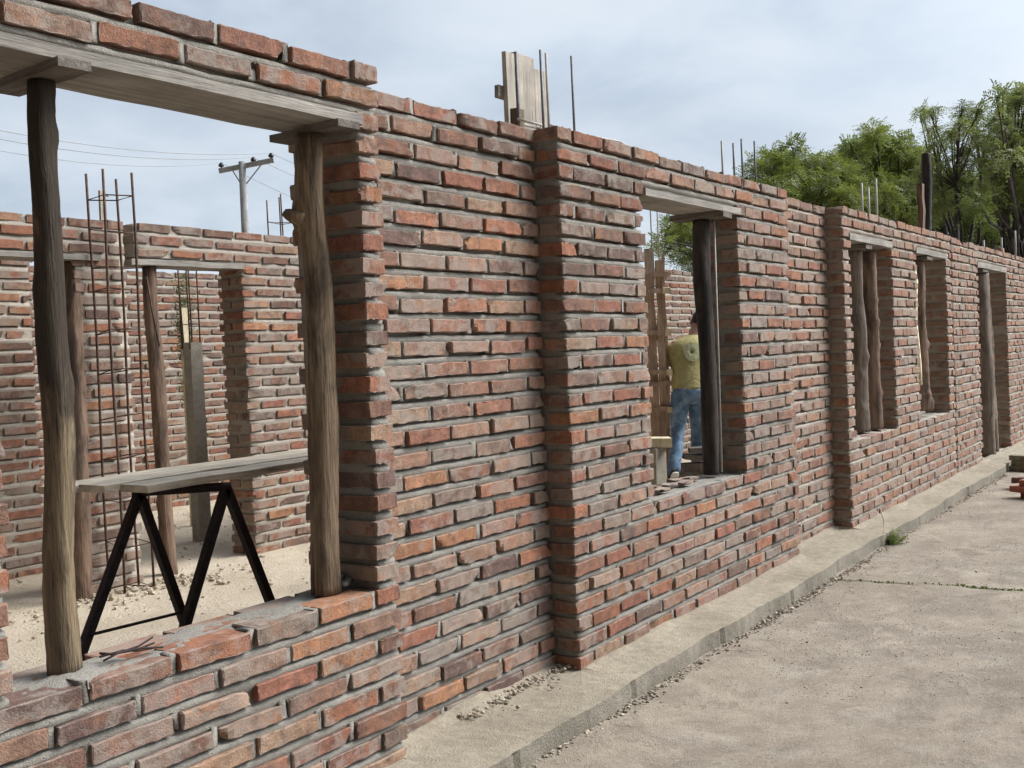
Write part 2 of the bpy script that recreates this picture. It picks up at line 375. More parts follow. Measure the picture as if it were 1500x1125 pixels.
def merge_lines(lines, step):
    ls = sorted(set(round(x, 4) for x in lines)); out = [ls[0]]
    for a, b in zip(ls, ls[1:]):
        n = max(1, int(math.ceil((b-a)/step)))
        out += [a+(b-a)*i/n for i in range(1, n+1)]
    return out
def grid_solid(mb, xs, zs, solid, y0, y1, mi, amp, ysteps=1, freq=9.0, prof=None):
    """solid sheet of cells between y0 and y1 with only its outer faces"""
    nx, nz = len(xs)-1, len(zs)-1
    S = np.zeros((nx+2, nz+2), bool)
    for i in range(nx):
        for k in range(nz): S[i+1, k+1] = solid((xs[i]+xs[i+1])/2, (zs[k]+zs[k+1])/2)
    ys = np.linspace(y0, y1, ysteps+1); ids = {}; V = []; Fq = []
    def vid(i, j, k):
        key = (i, j, k)
        if key not in ids: ids[key] = len(V); V.append((xs[i], ys[j], zs[k]))
        return ids[key]
    J = ysteps
    for i in range(nx):
        for k in range(nz):
            if not S[i+1, k+1]: continue
            Fq.append([vid(i, 0, k), vid(i+1, 0, k), vid(i+1, 0, k+1), vid(i, 0, k+1)])
            Fq.append([vid(i, J, k), vid(i, J, k+1), vid(i+1, J, k+1), vid(i+1, J, k)])
            for j in range(J):
                if not S[i, k+1]: Fq.append([vid(i, j, k), vid(i, j, k+1), vid(i, j+1, k+1), vid(i, j+1, k)])
                if not S[i+2, k+1]: Fq.append([vid(i+1, j, k), vid(i+1, j+1, k), vid(i+1, j+1, k+1), vid(i+1, j, k+1)])
                if not S[i+1, k]: Fq.append([vid(i, j, k), vid(i, j+1, k), vid(i+1, j+1, k), vid(i+1, j, k)])
                if not S[i+1, k+2]: Fq.append([vid(i, j, k+1), vid(i+1, j, k+1), vid(i+1, j+1, k+1), vid(i, j+1, k+1)])
    V = np.array(V); V0 = V.copy()
    if amp:
        d = np.stack([fnoise(V, freq*3, 2)*0.5, fnoise(V, freq*4, 5), fnoise(V, freq*3, 9)*0.7], 1)*amp
        V = V + d + rng.normal(0, amp*0.25, V.shape)
    if prof is not None: V[:, 1] += np.where(V0[:, 1] < (y0+y1)/2, prof(V0), 0)
    mb.add(V, Fq, mi)

BL, BH, BW, JT = 0.247, 0.0525, 0.115, 0.021
def wall(mb, X0, X1, Y0, th, rows, holes=(), lod=(6, 2, 4), mortar=None, fill='L', parity=0, tooth=(0, 0), bias=0.0, rough=1.0,
         recess=0.013, deep=0.024, zbot=-0.03, cellx=0.06, back=True, tone=None, ztop=None, plug=True):
    """rows: list of course bottoms.  holes: (x0,x1,z0,z1).  Brick mesh material 0, mortar 1."""
    P0 = len(rows)
    for r, zb in enumerate(rows):
        zc = zb+BH/2
        spans = [(X0, X1, 'E', 'E')]
        for (hx0, hx1, hz0, hz1) in holes:
            if hz0 < zc < hz1:
                ns = []
                for (a, b, ea, eb) in spans:
                    if hx1 <= a or hx0 >= b: ns.append((a, b, ea, eb)); continue
                    if hx0 > a: ns.append((a, hx0, ea, 'J'))
                    if hx1 < b: ns.append((hx1, b, 'J', eb))
                spans = ns
        for (a, b, ea, eb) in spans:
            if ea == 'J': a += rng.normal(0, 0.006)
            if eb == 'J': b += rng.normal(0, 0.006)
            if tooth[0] and ea == 'E': a += tooth[0]*((r+parity) % 2)+rng.normal(0, 0.01)
            if tooth[1] and eb == 'E': b -= tooth[1]*((r+parity) % 2)+rng.normal(0, 0.01)
            W = b-a; par = (r+parity) % 2
            def fillspan(W, first_half):
                segs = []; x = 0.0; first = True
                while x < W-0.02:
                    L = BW if (first and first_half) else BL+rng.normal(0, 0.007)
                    first = False
                    if x+L > W-0.075: L = W-x
                    segs.append((x, x+L)); x += L+JT+abs(rng.normal(0, 0.004))
                return segs
            segs = fillspan(W, par == 0)
            if fill == 'R': segs = [(W-q, W-p_) for (p_, q) in segs][::-1]
            for si, (p_, q) in enumerate(segs):
                jam = (si == 0 and (ea == 'J' or X0 == a or tooth[0])) or (si == len(segs)-1 and (eb == 'J' or tooth[1]))
                dep = th if (q-p_) < 0.15 and jam else BW
                dz = rng.normal(0, 0.0026); dy = rng.normal(0, 0.0035)
                z0 = zb+dz; z1 = zb+BH+dz+rng.normal(0, 0.0025)
                tn = tone(a+(p_+q)/2, zc) if tone else (0.0, 1.0)
                put_brick(mb, (a+p_, Y0+dy, z0), (a+q, Y0+dep+(dy if dep < th else 0), z1), lod, brick_colour(bias+tn[0], tn[1]), rough)
            if plug:
                for (p0_, q0_), (p1_, q1_) in zip(segs, segs[1:]):
                    gw = p1_-q0_-rng.uniform(0.003, 0.008)
                    if gw > 0.005 and rng.uniform() < 0.93: put_brick(mb, (a+q0_-0.006, Y0+0.006+rng.uniform(0, .006), zb-0.004), (a+q0_+gw, Y0+0.06, zb+BH+0.006), (3, 1, 3), (0, 0, 0, 0), 1.3, 1)
            if back:
                sb = fillspan(W, par == 1)
                for (p_, q) in sb:
                    if (p_ < 0.05 or q > W-0.05) and (q-p_) > 0.15 and par == 0:
                        p_, q = (max(p_, 0.135), q) if p_ < 0.05 else (p_, min(q, W-0.135))
                        if q-p_ < 0.06: continue
                    if (p_ < 0.05 or q > W-0.05) and par == 0: continue
                    put_brick(mb, (a+p_, Y0+th-BW, zb), (a+q, Y0+th, zb+BH), (3, 1, 3), brick_colour(bias), rough)
    zt = (max(rows)+BH-0.008) if ztop is None else ztop
    zl = [zbot, zt]; xl = [X0+0.012, X1-0.012]; g = 0.014
    hh = []
    for (a, b, c, d) in holes:
        a2, b2, c2, d2 = a-g, b+g, c-0.008, d+0.004
        a2 = max(a2, X0+0.012); b2 = min(b2, X1-0.012); hh.append((a2, b2, c2, d2))
        xl += [a2, b2]; zl += [z for z in (c2, d2) if zbot < z < zt]
    xs = merge_lines(xl, cellx)
    bmax = max(rows)+BH
    jz = []
    for zb in rows: jz += [zb-(P-BH)+0.003, zb-0.0115, zb-0.0065, zb-0.001, zb+BH*0.5]
    fixed = [z for z in zl]; jz = [z for z in jz if zbot < z < zt and all(abs(z-q) > 0.004 for q in fixed)]
    zs = merge_lines(fixed+jz, 0.06)
    rb = np.array(sorted(rows))
    def prof(V):                                   # struck joints: flush on the brick below, cut back under the brick above
        k = np.searchsorted(rb, V[:, 2]-1e-6)      # next course bottom above the point
        nxt = rb[np.minimum(k, len(rb)-1)]; d = np.where(k < len(rb), nxt-V[:, 2], 0.5)
        off = np.interp(d, [0.0, 0.0065, 0.0115, 0.024, 0.028, 0.034, 0.083], [deep, deep, 0.000, -0.005, -0.002, deep, deep])
        bl = fnoise(V*np.array([1, 0.4, 1]), 21, 11, 3)
        return off*np.clip(1+0.7*fnoise(V, 13, 17, 2), .25, 1.5)-np.clip(bl-0.35, 0, 1)*0.014
    grid_solid(mb, xs, zs, lambda x, z: not any(a < x < b and c < z < d for (a, b, c, d) in hh), Y0+recess, Y0+th-0.014, 1, 0.0030*rough, 4, prof=prof)

def rows(n, top_bottom, p=P): return [top_bottom-p*i for i in range(n)][::-1]
def gauss(x, z, cx, cz, sx, sz): return math.exp(-((x-cx)/sx)**2-((z-cz)/sz)**2)
TH = 0.26

# ================================================================== FACADE
fac = thing('brick_wall', 'long unplastered brick front wall with window openings and two shallow pilaster steps', 'wall', (0, 0.13, 0))
HI = (12, 3, 5)
# --- section around the near window
mb = MB()
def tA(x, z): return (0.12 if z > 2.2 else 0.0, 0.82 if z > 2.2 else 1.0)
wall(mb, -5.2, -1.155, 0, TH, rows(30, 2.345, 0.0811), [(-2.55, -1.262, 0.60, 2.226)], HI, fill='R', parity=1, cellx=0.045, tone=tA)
A = mb.build('wall_panel', [M['brick'], M['mortar']], fac)
# --- recessed section before the first pilaster
mb = MB()
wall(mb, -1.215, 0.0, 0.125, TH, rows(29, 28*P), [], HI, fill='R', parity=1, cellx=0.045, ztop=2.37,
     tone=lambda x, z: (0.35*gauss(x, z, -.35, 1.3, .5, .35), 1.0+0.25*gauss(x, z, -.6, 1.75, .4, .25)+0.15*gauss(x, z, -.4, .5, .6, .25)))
mb.build('wall_panel', [M['brick'], M['mortar']], fac)
# --- pilaster and second window
mb = MB()
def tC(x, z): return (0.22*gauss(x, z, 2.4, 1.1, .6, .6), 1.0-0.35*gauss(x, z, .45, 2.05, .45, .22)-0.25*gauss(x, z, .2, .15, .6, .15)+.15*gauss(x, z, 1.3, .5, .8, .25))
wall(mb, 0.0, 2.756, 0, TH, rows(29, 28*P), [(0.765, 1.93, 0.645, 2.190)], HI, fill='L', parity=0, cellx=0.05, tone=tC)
mb.build('wall_panel', [M['brick'], M['mortar']], fac)
# --- recessed section before the second pilaster
mb = MB()
wall(mb, 2.70, 3.857, 0.125, TH, rows(29, 28*P), [], (6, 2, 4), fill='R', parity=1, cellx=0.06, bias=0.2)
mb.build('wall_panel', [M['brick'], M['mortar_pale']], fac)
# --- long far section with two windows and a door opening
mb = MB()
wall(mb, 3.857, 7.25, 0, TH, rows(29, 28*P), [(4.02, 5.13, 0.645, 2.19), (5.92, 7.02, 0.645, 2.19)], (6, 2, 4), fill='L', parity=0, cellx=0.08, bias=0.38)  # bias pales these bricks: far-end sunlight and haze put into their colour
mb.build('wall_panel', [M['brick'], M['mortar_pale']], fac)
mb = MB()
wall(mb, 7.272, 15.0, 0, TH, rows(29, 28*P-0.012), [(8.47, 10.08, 0.0, 2.18)], (4, 1, 3), fill='L', parity=1, cellx=0.12, bias=0.38)  # same paling here, sunlight and haze carried by the brick colour
mb.build('wall_panel', [M['brick'], M['mortar_pale']], fac)
# --- formwork lintels (boards left under the fresh mortar)
def lintel(x0, x1, z0, zt, n, y0=-0.012, y1=TH):
    b = MB(); w = (y1-y0)/n
    for i in range(n):
        b.beam((x0+R.uniform(-.02, .02), y0+w*(i+.5), (z0+zt)/2+R.uniform(-.002, .002)), (x1+R.uniform(-.02, .02) if i else x1, y0+w*(i+.5), (z0+zt)/2+R.uniform(-.002, .002)), w-0.005, zt-z0, up=(0, 0, 1), seg=10, jit=0.0012)
    return b.build('lintel', M['board_x'], fac, smooth=False)
lintel(-2.80, -1.245, 2.193, 2.2285, 2)
lintel(0.775, 1.955, 2.155, 2.192, 2)
lintel(4.01, 5.13, 2.140, 2.191, 2)
lintel(5.91, 7.05, 2.140, 2.191, 2)
lintel(8.45, 10.10, 2.120, 2.181, 2)
# --- rough mortar smeared on the sills
def smear(x0, x1, y0, y1, z, amp, seed):
    b = MB(); nx, ny = int((x1-x0)/0.02), int((y1-y0)/0.02)
    X, Y = np.meshgrid(np.linspace(x0, x1, nx+1), np.linspace(y0, y1, ny+1), indexing='ij')
    p = np.stack([X, Y, X*0], -1); n = fnoise(p, 16, seed, 4)
    e = np.minimum(np.minimum(X-x0, x1-X), np.minimum(Y-y0, y1-Y))/0.035
    Z = z+amp*n*np.clip(e, 0, 1)-0.02*(1-np.clip(e, 0, 1))+rng.normal(0, 0.0016, X.shape)
    V = np.stack([X, Y, Z], -1).reshape(-1, 3); ii = lambda i, j: i*(ny+1)+j
    b.add(V, [[ii(i, j), ii(i+1, j), ii(i+1, j+1), ii(i, j+1)] for i in range(nx) for j in range(ny)])
    return b
smear(-2.53, -1.27, 0.012, 0.25, 0.612, 0.012, 3).build('sill_mortar', M['mortar'], fac)
smear(0.78, 1.92, 0.03, 0.25, 0.634, 0.011, 8).build('sill_mortar', M['mortar'], fac)
smear(4.03, 5.12, 0.05, 0.25, 0.641, 0.009, 12).build('sill_mortar', M['mortar'], fac)
smear(5.93, 7.01, 0.05, 0.25, 0.641, 0.009, 15).build('sill_mortar', M['mortar'], fac)

# ================================================================== GROUND, LEDGE
def sheet(x0, x1, y0, y1, step, zf):
    b = MB(); nx, ny = max(1, int((x1-x0)/step)), max(1, int((y1-y0)/step))
    X, Y = np.meshgrid(np.linspace(x0, x1, nx+1), np.linspace(y0, y1, ny+1), indexing='ij')
    Z = zf(X, Y); V = np.stack([X, Y, Z], -1).reshape(-1, 3)
    I, J = np.meshgrid(np.arange(nx), np.arange(ny), indexing='ij'); q = (I*(ny+1)+J).ravel()
    b.add(V, np.stack([q, q+ny+1, q+ny+2, q+1], 1)); return b
GZ = -0.085
# one ground sheet: fine cells near the camera stretching out to the horizon
def axis_lines(lo, hi, step, far):
    a = list(np.arange(lo, hi+1e-6, step)); s = step
    while a[-1] < far: s *= 1.35; a.append(a[-1]+s)
    s = step
    while a[0] > -far: s *= 1.35; a.insert(0, a[0]-s)
    return np.array(a)
gx = axis_lines(-4, 9, 0.04, 420); gx = np.unique(np.round(np.concatenate([gx, np.arange(2.48, 2.80, 0.006)]), 4)); gy = axis_lines(-4.5, 0.2, 0.04, 420)
X, Y = np.meshgrid(gx, gy, indexing='ij')
CRK = lambda y: 2.555-0.115*y+0.018*np.sin(y*5.1)+0.012*np.sin(y*13+1)+0.008*np.sin(y*37)
q = np.stack([X, Y, X*0], -1)
Z = GZ+0.006*fnoise(q, 1.3, 4)+0.0032*fnoise(q, 11, 7)+0.0012*fnoise(q, 60, 2, 2)
# crack across the concrete apron
cx = CRK(Y)
dist = np.abs(X-cx); Z -= 0.03*np.exp(-(dist/0.011)**2)*((Y < -0.27) & (Y > -2.6))*np.clip(.75+.5*np.sin(Y*9), .25, 1)
far = (np.abs(X) > 40) | (np.abs(Y) > 40); Z[far] = GZ
b = MB(); nx, ny = len(gx)-1, len(gy)-1
I, J = np.meshgrid(np.arange(nx), np.arange(ny), indexing='ij'); qq = (I*(ny+1)+J).ravel()
b.add(np.stack([X, Y, Z], -1).reshape(-1, 3), np.stack([qq, qq+ny+1, qq+ny+2, qq+1], 1))
struct(b.build('ground', M['ground']))
fl = sheet(-8, 14.5, 0.14, 14, 0.10, lambda X, Y: 0.004+0.012*fnoise(np.stack([X, Y, X*0], -1), 2.4, 3)+0.006*fnoise(np.stack([X, Y, X*0], -1), 14, 6)+rng.normal(0, 0.0025, X.shape)-0.06*(Y > 13.9))
struct(fl.build('earth_floor', M['earth']))
# raised concrete ledge along the wall foot, with the mortar skirt at the brick base
b = MB(); xs = np.arange(-5.2, 16, 0.03); NX = len(xs)
prof = []
for x in xs:
    edge = -0.268+0.012*math.sin(x*2.3)+0.007*math.sin(x*9.1+1)+R.gauss(0, 0.0008)+(0.02*math.exp(-((x-2.6)/0.9)**2))
    rec = (-1.155 < x < 0.0) or (2.756 < x < 3.857)
    yb = 0.16 if rec else 0.03
    n = lambda s, f=12: float(fnoise(np.array([x, s*3.7, 0]), f, s))
    w0 = 0.03+0.015*n(2); zk = (0.030+0.020*n(3, 7)) if rec else 0.012+0.008*n(3, 7)
    yw = (0.125 if rec else 0.0)
    pts = [(yb, zk), (yw-0.004, zk), (yw-w0*0.5, 0.008+zk*0.35), (yw-w0-0.02, 0.003+0.004*n(4))]
    for t_ in np.linspace(0.15, 1, 7):
        yy = (yw-w0-0.02)*(1-t_)+edge*t_
        pts.append((yy, 0.003*float(fnoise(np.array([x, yy*1.0, 0]), 26, 6))+R.gauss(0, 0.0005)-0.004*t_*t_))
    joint = min(abs(x-0.0-k*0.92) for k in range(-6, 19)) < 0.012
    d = 0.012 if joint else 0
    pts += [(edge-0.0005+d, -0.0055), (edge-0.001+d, -0.009), (edge-0.003+d, -0.045), (edge-0.004+d, GZ-0.03)]
    prof.append([(x, y, z) for y, z in pts])
K = len(prof[0]); V = np.array(prof).reshape(-1, 3)
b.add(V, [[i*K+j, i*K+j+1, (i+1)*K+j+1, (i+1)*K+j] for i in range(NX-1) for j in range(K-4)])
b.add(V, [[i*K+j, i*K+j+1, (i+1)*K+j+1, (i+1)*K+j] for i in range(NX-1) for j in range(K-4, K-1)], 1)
lg = b.build('pavement', M['ledge'], smooth=False); lg.data.materials.append(m_concrete('ledge_face_concrete', (0.195, 0.172, 0.135), (0.29, 0.258, 0.205))); struct(lg)  # front face is darker and greyer than the ledge top
def rocks(b, pts, sizes, mi=0):
    t = (1+5**.5)/2
    ico = np.array([(-1, t, 0), (1, t, 0), (-1, -t, 0), (1, -t, 0), (0, -1, t), (0, 1, t), (0, -1, -t), (0, 1, -t), (t, 0, -1), (t, 0, 1), (-t, 0, -1), (-t, 0, 1)])/1.9
    tri = [[0, 11, 5], [0, 5, 1], [0, 1, 7], [0, 7, 10], [0, 10, 11], [1, 5, 9], [5, 11, 4], [11, 10, 2], [10, 7, 6], [7, 1, 8], [3, 9, 4], [3, 4, 2], [3, 2, 6], [3, 6, 8], [3, 8, 9], [4, 9, 5], [2, 4, 11], [6, 2, 10], [8, 6, 7], [9, 8, 1]]
    for p_, s in zip(pts, sizes):
        v = ico*(1+rng.normal(0, .22, (12, 1)))*np.array([1, rng.uniform(.6, 1), rng.uniform(.4, .8)])*s
        a = rng.uniform(0, 6.28); ca, sa = math.cos(a), math.sin(a); v = v @ np.array([[ca, -sa, 0], [sa, ca, 0], [0, 0, 1]])
        b.add(v+p_, tri, mi)
b = MB(); pts = []; sz = []
for i in range(3600):                       # crumbs along the ledge foot
    x = rng.uniform(-1.6, 8); dens = 0.35+0.65*math.sin(x*2.1+1)**2
    if rng.uniform() > dens: continue
    s = rng.uniform(0.003, 0.010)*(1.5 if rng.uniform() < .08 else 1)
    pts.append((x, -0.272-abs(rng.normal(0, 0.026)), GZ+s*0.3)); sz.append(s)
for i in range(7000):                        # loose grit over the apron
    x, y = rng.uniform(-1.6, 7), -0.3-rng.uniform(0, 1)**1.2*2.6
    s = rng.uniform(0.0012, 0.004) if rng.uniform() < .985 else rng.uniform(0.005, 0.009)
    pts.append((x, y, GZ+s*0.2)); sz.append(s)
for i in range(160):
    s = rng.uniform(0.004, 0.012); pts.append((rng.uniform(-.75, 0.05), 0.115-abs(rng.normal(0, .05)), 0.012+s*.2)); sz.append(s)
rocks(b, pts[::2], sz[::2]); rocks(b, pts[1::2], sz[1::2], 1); M['dark_rubble'] = m_simple('dark_rubble', (0.13, 0.105, 0.08), (0.25, 0.205, 0.16), 14, 0.01)
gv = b.build('gravel', M['rubble'], smooth=False); gv.data.materials.append(M['dark_rubble']); struct(gv, 'stuff')
b = MB(); pts = []; sz = []
for i in range(700):
    x, y = rng.uniform(-2.5, 4), rng.uniform(.35, 6.2); s = rng.uniform(.004, .016)
    pts.append((x, y, .01+s*.2)); sz.append(s)
for i in range(420):
    x, y = rng.normal(.1, .45), 3.5-abs(rng.normal(0, .22)); s = .004+.02*rng.uniform()**3
    pts.append((x, y, .01+s*.2)); sz.append(s)
rocks(b, pts, sz); struct(b.build('rubble', M['earth'], smooth=False), 'stuff')

# ================================================================== INTERIOR WALLS
LO = (4, 1, 3)
D1 = 3.59
p1 = thing('brick_wall', 'inner brick wall left of the open doorway, timber lintel over a wide gap and ragged right end', 'wall', (-1, D1+.13, 0))
mb = MB(); wall(mb, -3.4, 0.355, D1, TH, rows(29, 28*P), [(-1.6, -0.03, -0.1, 2.15)], (6, 2, 4), fill='R', parity=0, tooth=(0, .06), cellx=.09, recess=.008, deep=.008, rough=1.0, plug=False, bias=0.0)
mb.build('wall_panel', [M['brick'], M['mortar_pale']], p1)
b = MB(); b.beam((-1.75, D1+.10, 2.125), (0.15, D1+.10, 2.125), .24, .035, seg=8, jit=.002); b.build('lintel', M['board_x'], p1, smooth=False)
p2 = thing('brick_wall', 'inner brick wall with an open doorway under a grey board lintel, right of the rebar cage', 'wall', (3, D1+.13, 0))
mb = MB(); wall(mb, 0.405, 12.4, D1, TH, rows(29, 28*P), [(0.40, 1.315, -0.1, 2.145)], (6, 2, 4), fill='L', parity=1, tooth=(.05, 0), cellx=.1, recess=.008, deep=.008, rough=1.0, plug=False, bias=0.0,
     tone=lambda x, z: (0.0, 1+.25*gauss(x, z, 1.8, 1.7, .5, .3)))
mb.build('wall_panel', [M['brick'], M['mortar_pale']], p2)
b = MB(); b.beam((0.385, D1+.11, 2.12), (1.33, D1+.11, 2.125), .25, .04, seg=6, jit=.002); b.build('lintel', M['board_x'], p2, smooth=False)
mb = MB(); wall(mb, -1.5, 7.0, 6.5, TH, rows(29, 28*P), [], LO, fill='L', cellx=.15, recess=.008, deep=.008, rough=1.0, plug=False, bias=.12)
tag(mb.build('brick_wall', [M['brick'], M['mortar_pale']], loc=(2.5, 6.63, 0)), 'pale sunlit brick wall farthest back, seen through the inner doorway', 'wall')
mb = MB(); wall(mb, -3.6, 0.25, 4.55, TH, rows(29, 28*P), [], LO, fill='L', cellx=.15, recess=.008, deep=.008, rough=1.0, plug=False, bias=.12)
tag(mb.build('brick_wall', [M['brick'], M['mortar_pale']], loc=(-1.6, 4.68, 0)), 'pale mortar-smeared brick wall behind the wide gap at far left', 'wall')

# ================================================================== TIMBER PROPS
def post_mesh(b, base, top, r0, r1, bend=0.0, lump=.05, knots=(), n=20, k=60, mi=0, flat=1.0):
    base = np.array(base, float); top = np.array(top, float); V = []
    ph = rng.uniform(0, 6.28, 6); knots = tuple(knots)+tuple((rng.uniform(.08, .92), rng.uniform(-PI, PI), r0*rng.uniform(.10, .28), rng.uniform(.010, .03)) for _ in range(6))
    kz = [rng.uniform(.2, .8) for _ in range(2)]; kd = rng.normal(0, .0045, (2, 2))*(.4 if base[1] < .135 else 1)
    for i in range(k+1):
        t_ = i/k; c = base*(1-t_)+top*t_
        c = c+np.array([math.sin(t_*PI)*bend+.006*math.sin(t_*7+ph[0])*math.sin(t_*PI)+.004*math.sin(t_*17+ph[1]), .005*math.sin(t_*6+ph[1]), 0])
        for z_, d_ in zip(kz, kd): c = c+np.array([d_[0], d_[1], 0])*max(0, 1-abs(t_-z_)/.2)
        r = r0*(1-t_)+r1*t_; r *= 1+.05*math.sin(t_*11+ph[2])
        for j in range(n):
            a = 2*PI*j/n
            rr = r*(1+.05*math.sin(2*a+ph[3]+t_*2)+.04*math.sin(5*a+ph[4]+t_*3)+rng.normal(0, lump*.35))
            for (kt, ka, ks, kw) in knots:
                da = math.atan2(math.sin(a-ka), math.cos(a-ka))
                rr += ks*math.exp(-((t_-kt)/kw)**2-(da/.42)**2)
            V.append((c[0]+math.cos(a)*rr, c[1]+math.sin(a)*rr*flat, c[2]))
    Fq = [[i*n+j, i*n+(j+1) % n, (i+1)*n+(j+1) % n, (i+1)*n+j] for i in range(k) for j in range(n)]
    V.append(base); V.append(top); c0, c1 = len(V)-2, len(V)-1
    Fq += [[c0, (j+1) % n, j, j] for j in range(n)]+[[c1, k*n+j, k*n+(j+1) % n, k*n+(j+1) % n] for j in range(n)]
    b.add(V, Fq, mi)
G_PROP = 'rough timber props holding up lintels'
UPZ = np.array([0, 0, 1.0])
def prop(label, base, top, r0, r1, mat, cap=None, bend=0.0, knots=(), group=G_PROP, stub=None):
    t = thing('timber_prop', label, 'timber prop', base, group)
    b = MB(); post_mesh(b, base, top, r0, r1, bend, knots=knots); 
    if stub is not None:
        q_ = np.array(base)+(np.array(top)-np.array(base))*stub; e_ = np.array([math.cos(PI*.69), math.sin(PI*.69), .0])
        b.tube([q_+e_*.02-UPZ*.015, q_+e_*.055-UPZ*.004, q_+e_*.082+UPZ*.006, q_+e_*.094+UPZ*.012], [.040, .030, .019, .012], 9, lump=.08)
    b.build('post', mat, t)
    if cap:
        a, c, w, h = cap; b = MB(); b.beam(a, c, w, h, seg=4, jit=.0015); b.build('cap_board', M['board_y'], t, smooth=False)
    return t
# near window, left and right
prop('tall dark bark prop standing nearest the camera at the left of the near window', (-2.345, .13, .612), (-2.312, .13, 2.166), .042, .036, M['bark_dark'],
     ((-2.322, -.035, 2.179), (-2.306, .33, 2.181), .09, .024), bend=-.006)
prop('thick knotty grey-brown prop against the brick jamb at the right of the near window', (-1.382, .13, .622), (-1.362, .13, 2.166), .046, .045, M['bark_mid'],
     ((-1.335, -.03, 2.179), (-1.315, .32, 2.179), .095, .024), bend=.016, knots=((.83, PI*.69, .020, .05), (.36, -.3, .016, .06), (.30, PI*.69, .012, .1)), stub=.825)
prop('slim black charred prop in the window beside the walking man', (1.735, .14, .655), (1.725, .14, 2.118), .045, .052, M['bark_black'],
     ((1.74, -.02, 2.137), (1.71, .30, 2.137), .15, .030))
b = MB(); b.tube([(1.80, .10, .66), (1.79, .09, 1.4), (1.80, .09, 2.12)], .006, 6)
tag(b.build('steel_rod', M['pale_rod'], loc=(1.80, .10, .66)), 'thin pale rod leaning on the black prop in the second window', 'rod')
prop('weathered split grey prop in the first narrow window past the second pilaster', (4.60, .15, .655), (4.60, .15, 2.10), .075, .070, M['bark_grey'],
     ((4.5, -.0, 2.117), (4.5, .28, 2.117), .16, .03))
prop('brown square-cut prop tight beside the split grey prop', (4.90, .15, .655), (4.90, .15, 2.10), .09, .085, M['bark_red'], None)
prop('pale prop with a torn strip of fresh wood in the second narrow far window', (6.42, .14, .70), (6.36, .14, 2.10), .105, .085, M['bark_red'],
     ((6.4, -.0, 2.117), (6.4, .28, 2.117), .2, .03), knots=((.05, -1.2, .03, .05),))
b = MB(); b.beam((6.17, .07, .95), (6.10, .07, 2.08), .06, .03, up=(0, 1, 0), seg=6, jit=.006)
tag(b.build('timber_strip', M['yellow_z'], loc=(6.17, .07, .95)), 'splintered strip of fresh yellow wood standing beside the far window prop', 'wood strip')
prop('grey trunk prop at the left of the far door opening', (9.10, .12, .0), (9.06, .12, 2.08), .14, .12, M['bark_grey'], ((8.9, 0, 2.098), (8.9, .28, 2.098), .3, .03))
prop('darker trunk prop at the right of the far door opening', (9.60, .16, .0), (9.46, .16, 2.08), .11, .10, M['bark_mid'], None, bend=-.02)
# inner wall
BP, BT = onY(120, 870, 3.50), onY(106, 395, 3.66)
prop('reddish slim prop just behind the nearest dark prop, under the inner left lintel', (BP[0], 3.50, -.02), (BT[0], 3.66, 2.105), .058, .052, M['bark_red'])
prop('brown prop in the inner doorway behind the folding trestle', (.585, 3.62, -.03), (.575, 3.66, 2.10), .052, .046, M['bark_red'])

# small things lying on the sills
b = MB()
for i in range(4):
    q_ = [np.array([-2.27+.06*k+rng.normal(0, .012), .075+.012*i+rng.normal(0, .010), .632+.010*math.sin(k*1.3+i)+.003*i]) for k in range(7)]
    b.tube(q_[:4], .003, 5)
tag(b.build('wire_coil', M['tube'], loc=(-2.12, .08, .64)), 'loose rusty tie wires lying on the near sill at the foot of the dark prop', 'wire')
for i, (x, y, l) in enumerate([(-1.29, .09, .11), (-1.27, .14, .09)]):
    b = MB(); b.beam((x-l/2, y, .646+.014*i), (x+l/2-.02, y+.05, .648+.014*i), .025, .014, jit=.002, seg=3)
    tag(b.build('wood_wedge', M['board_y'], loc=(x, y, .64)), ['dark wooden wedge lying flat on the sill by the knotty prop', 'short wood scrap resting on the dark wedge by the knotty prop'][i], 'wood scrap')
for i in range(6):
    x, y = 1.0+.1*i+rng.normal(0, .02), .10+.12*((i*37) % 10)/10
    b = MB(); put_brick(b, (x-.06, y-.03, .650), (x+.06, y+.03, .668), (4, 1, 3), brick_colour(), 1.5)
    tag(b.build('brick_shard', M['brick'], loc=(x, y, .65)), 'flat broken brick piece lying on the second window sill', 'brick piece', 'broken brick pieces on the sill')

# ================================================================== TRESTLE + SCAFFOLD BOARDS
zt = .94
a1 = onZ(204, 724, zt); a2 = onZ(331, 716, zt)
tr = thing('trestle', 'black steel folding trestle with two splayed A-frames under grey boards', 'trestle', ((a1[0]+a2[0])/2, (a1[1]+a2[1])/2, 0))
def foot(ap, x, y):
    p_ = onY(x, y, ap[1]); d = p_-ap; return ap+d*(ap[2]/-d[2])
for ap, xy in ((a1, ((120, 955), (269, 908))), (a2, ((274, 908), (395, 880)))):
    for q_ in xy:
        f_ = foot(ap, *q_); b = MB(); b.beam(ap+np.array([0, 0, .005]), f_, .030, .030, up=(0, 1, 0)); b.build('leg', M['tube'], tr, smooth=False)
f1, f2 = foot(a1, 120, 955), foot(a1, 269, 908); m1, m2 = a1+(f1-a1)*.52/.6, a1+(f2-a1)*.52/.6
m1 = onY(132, 930, a1[1]-.02); m2 = onY(262, 898, a1[1]-.02)
b = MB(); b.tube([m1, m2], .006, 6); b.build('brace_rod', M['tube'], tr)
b = MB(); dv = (a2-a1); b.tube([a1-dv*.05+np.array([0, 0, .008]), a2+dv*.06+np.array([0, 0, .008])], .017, 10); b.build('top_bar', M['tube'], tr)
zb = .985; g1 = onZ(216, 722, zb-.013); g2 = onZ(448, 685, zb-.013); d = g2-g1; d /= np.linalg.norm(d); nrm = np.array([-d[1], d[0], 0])
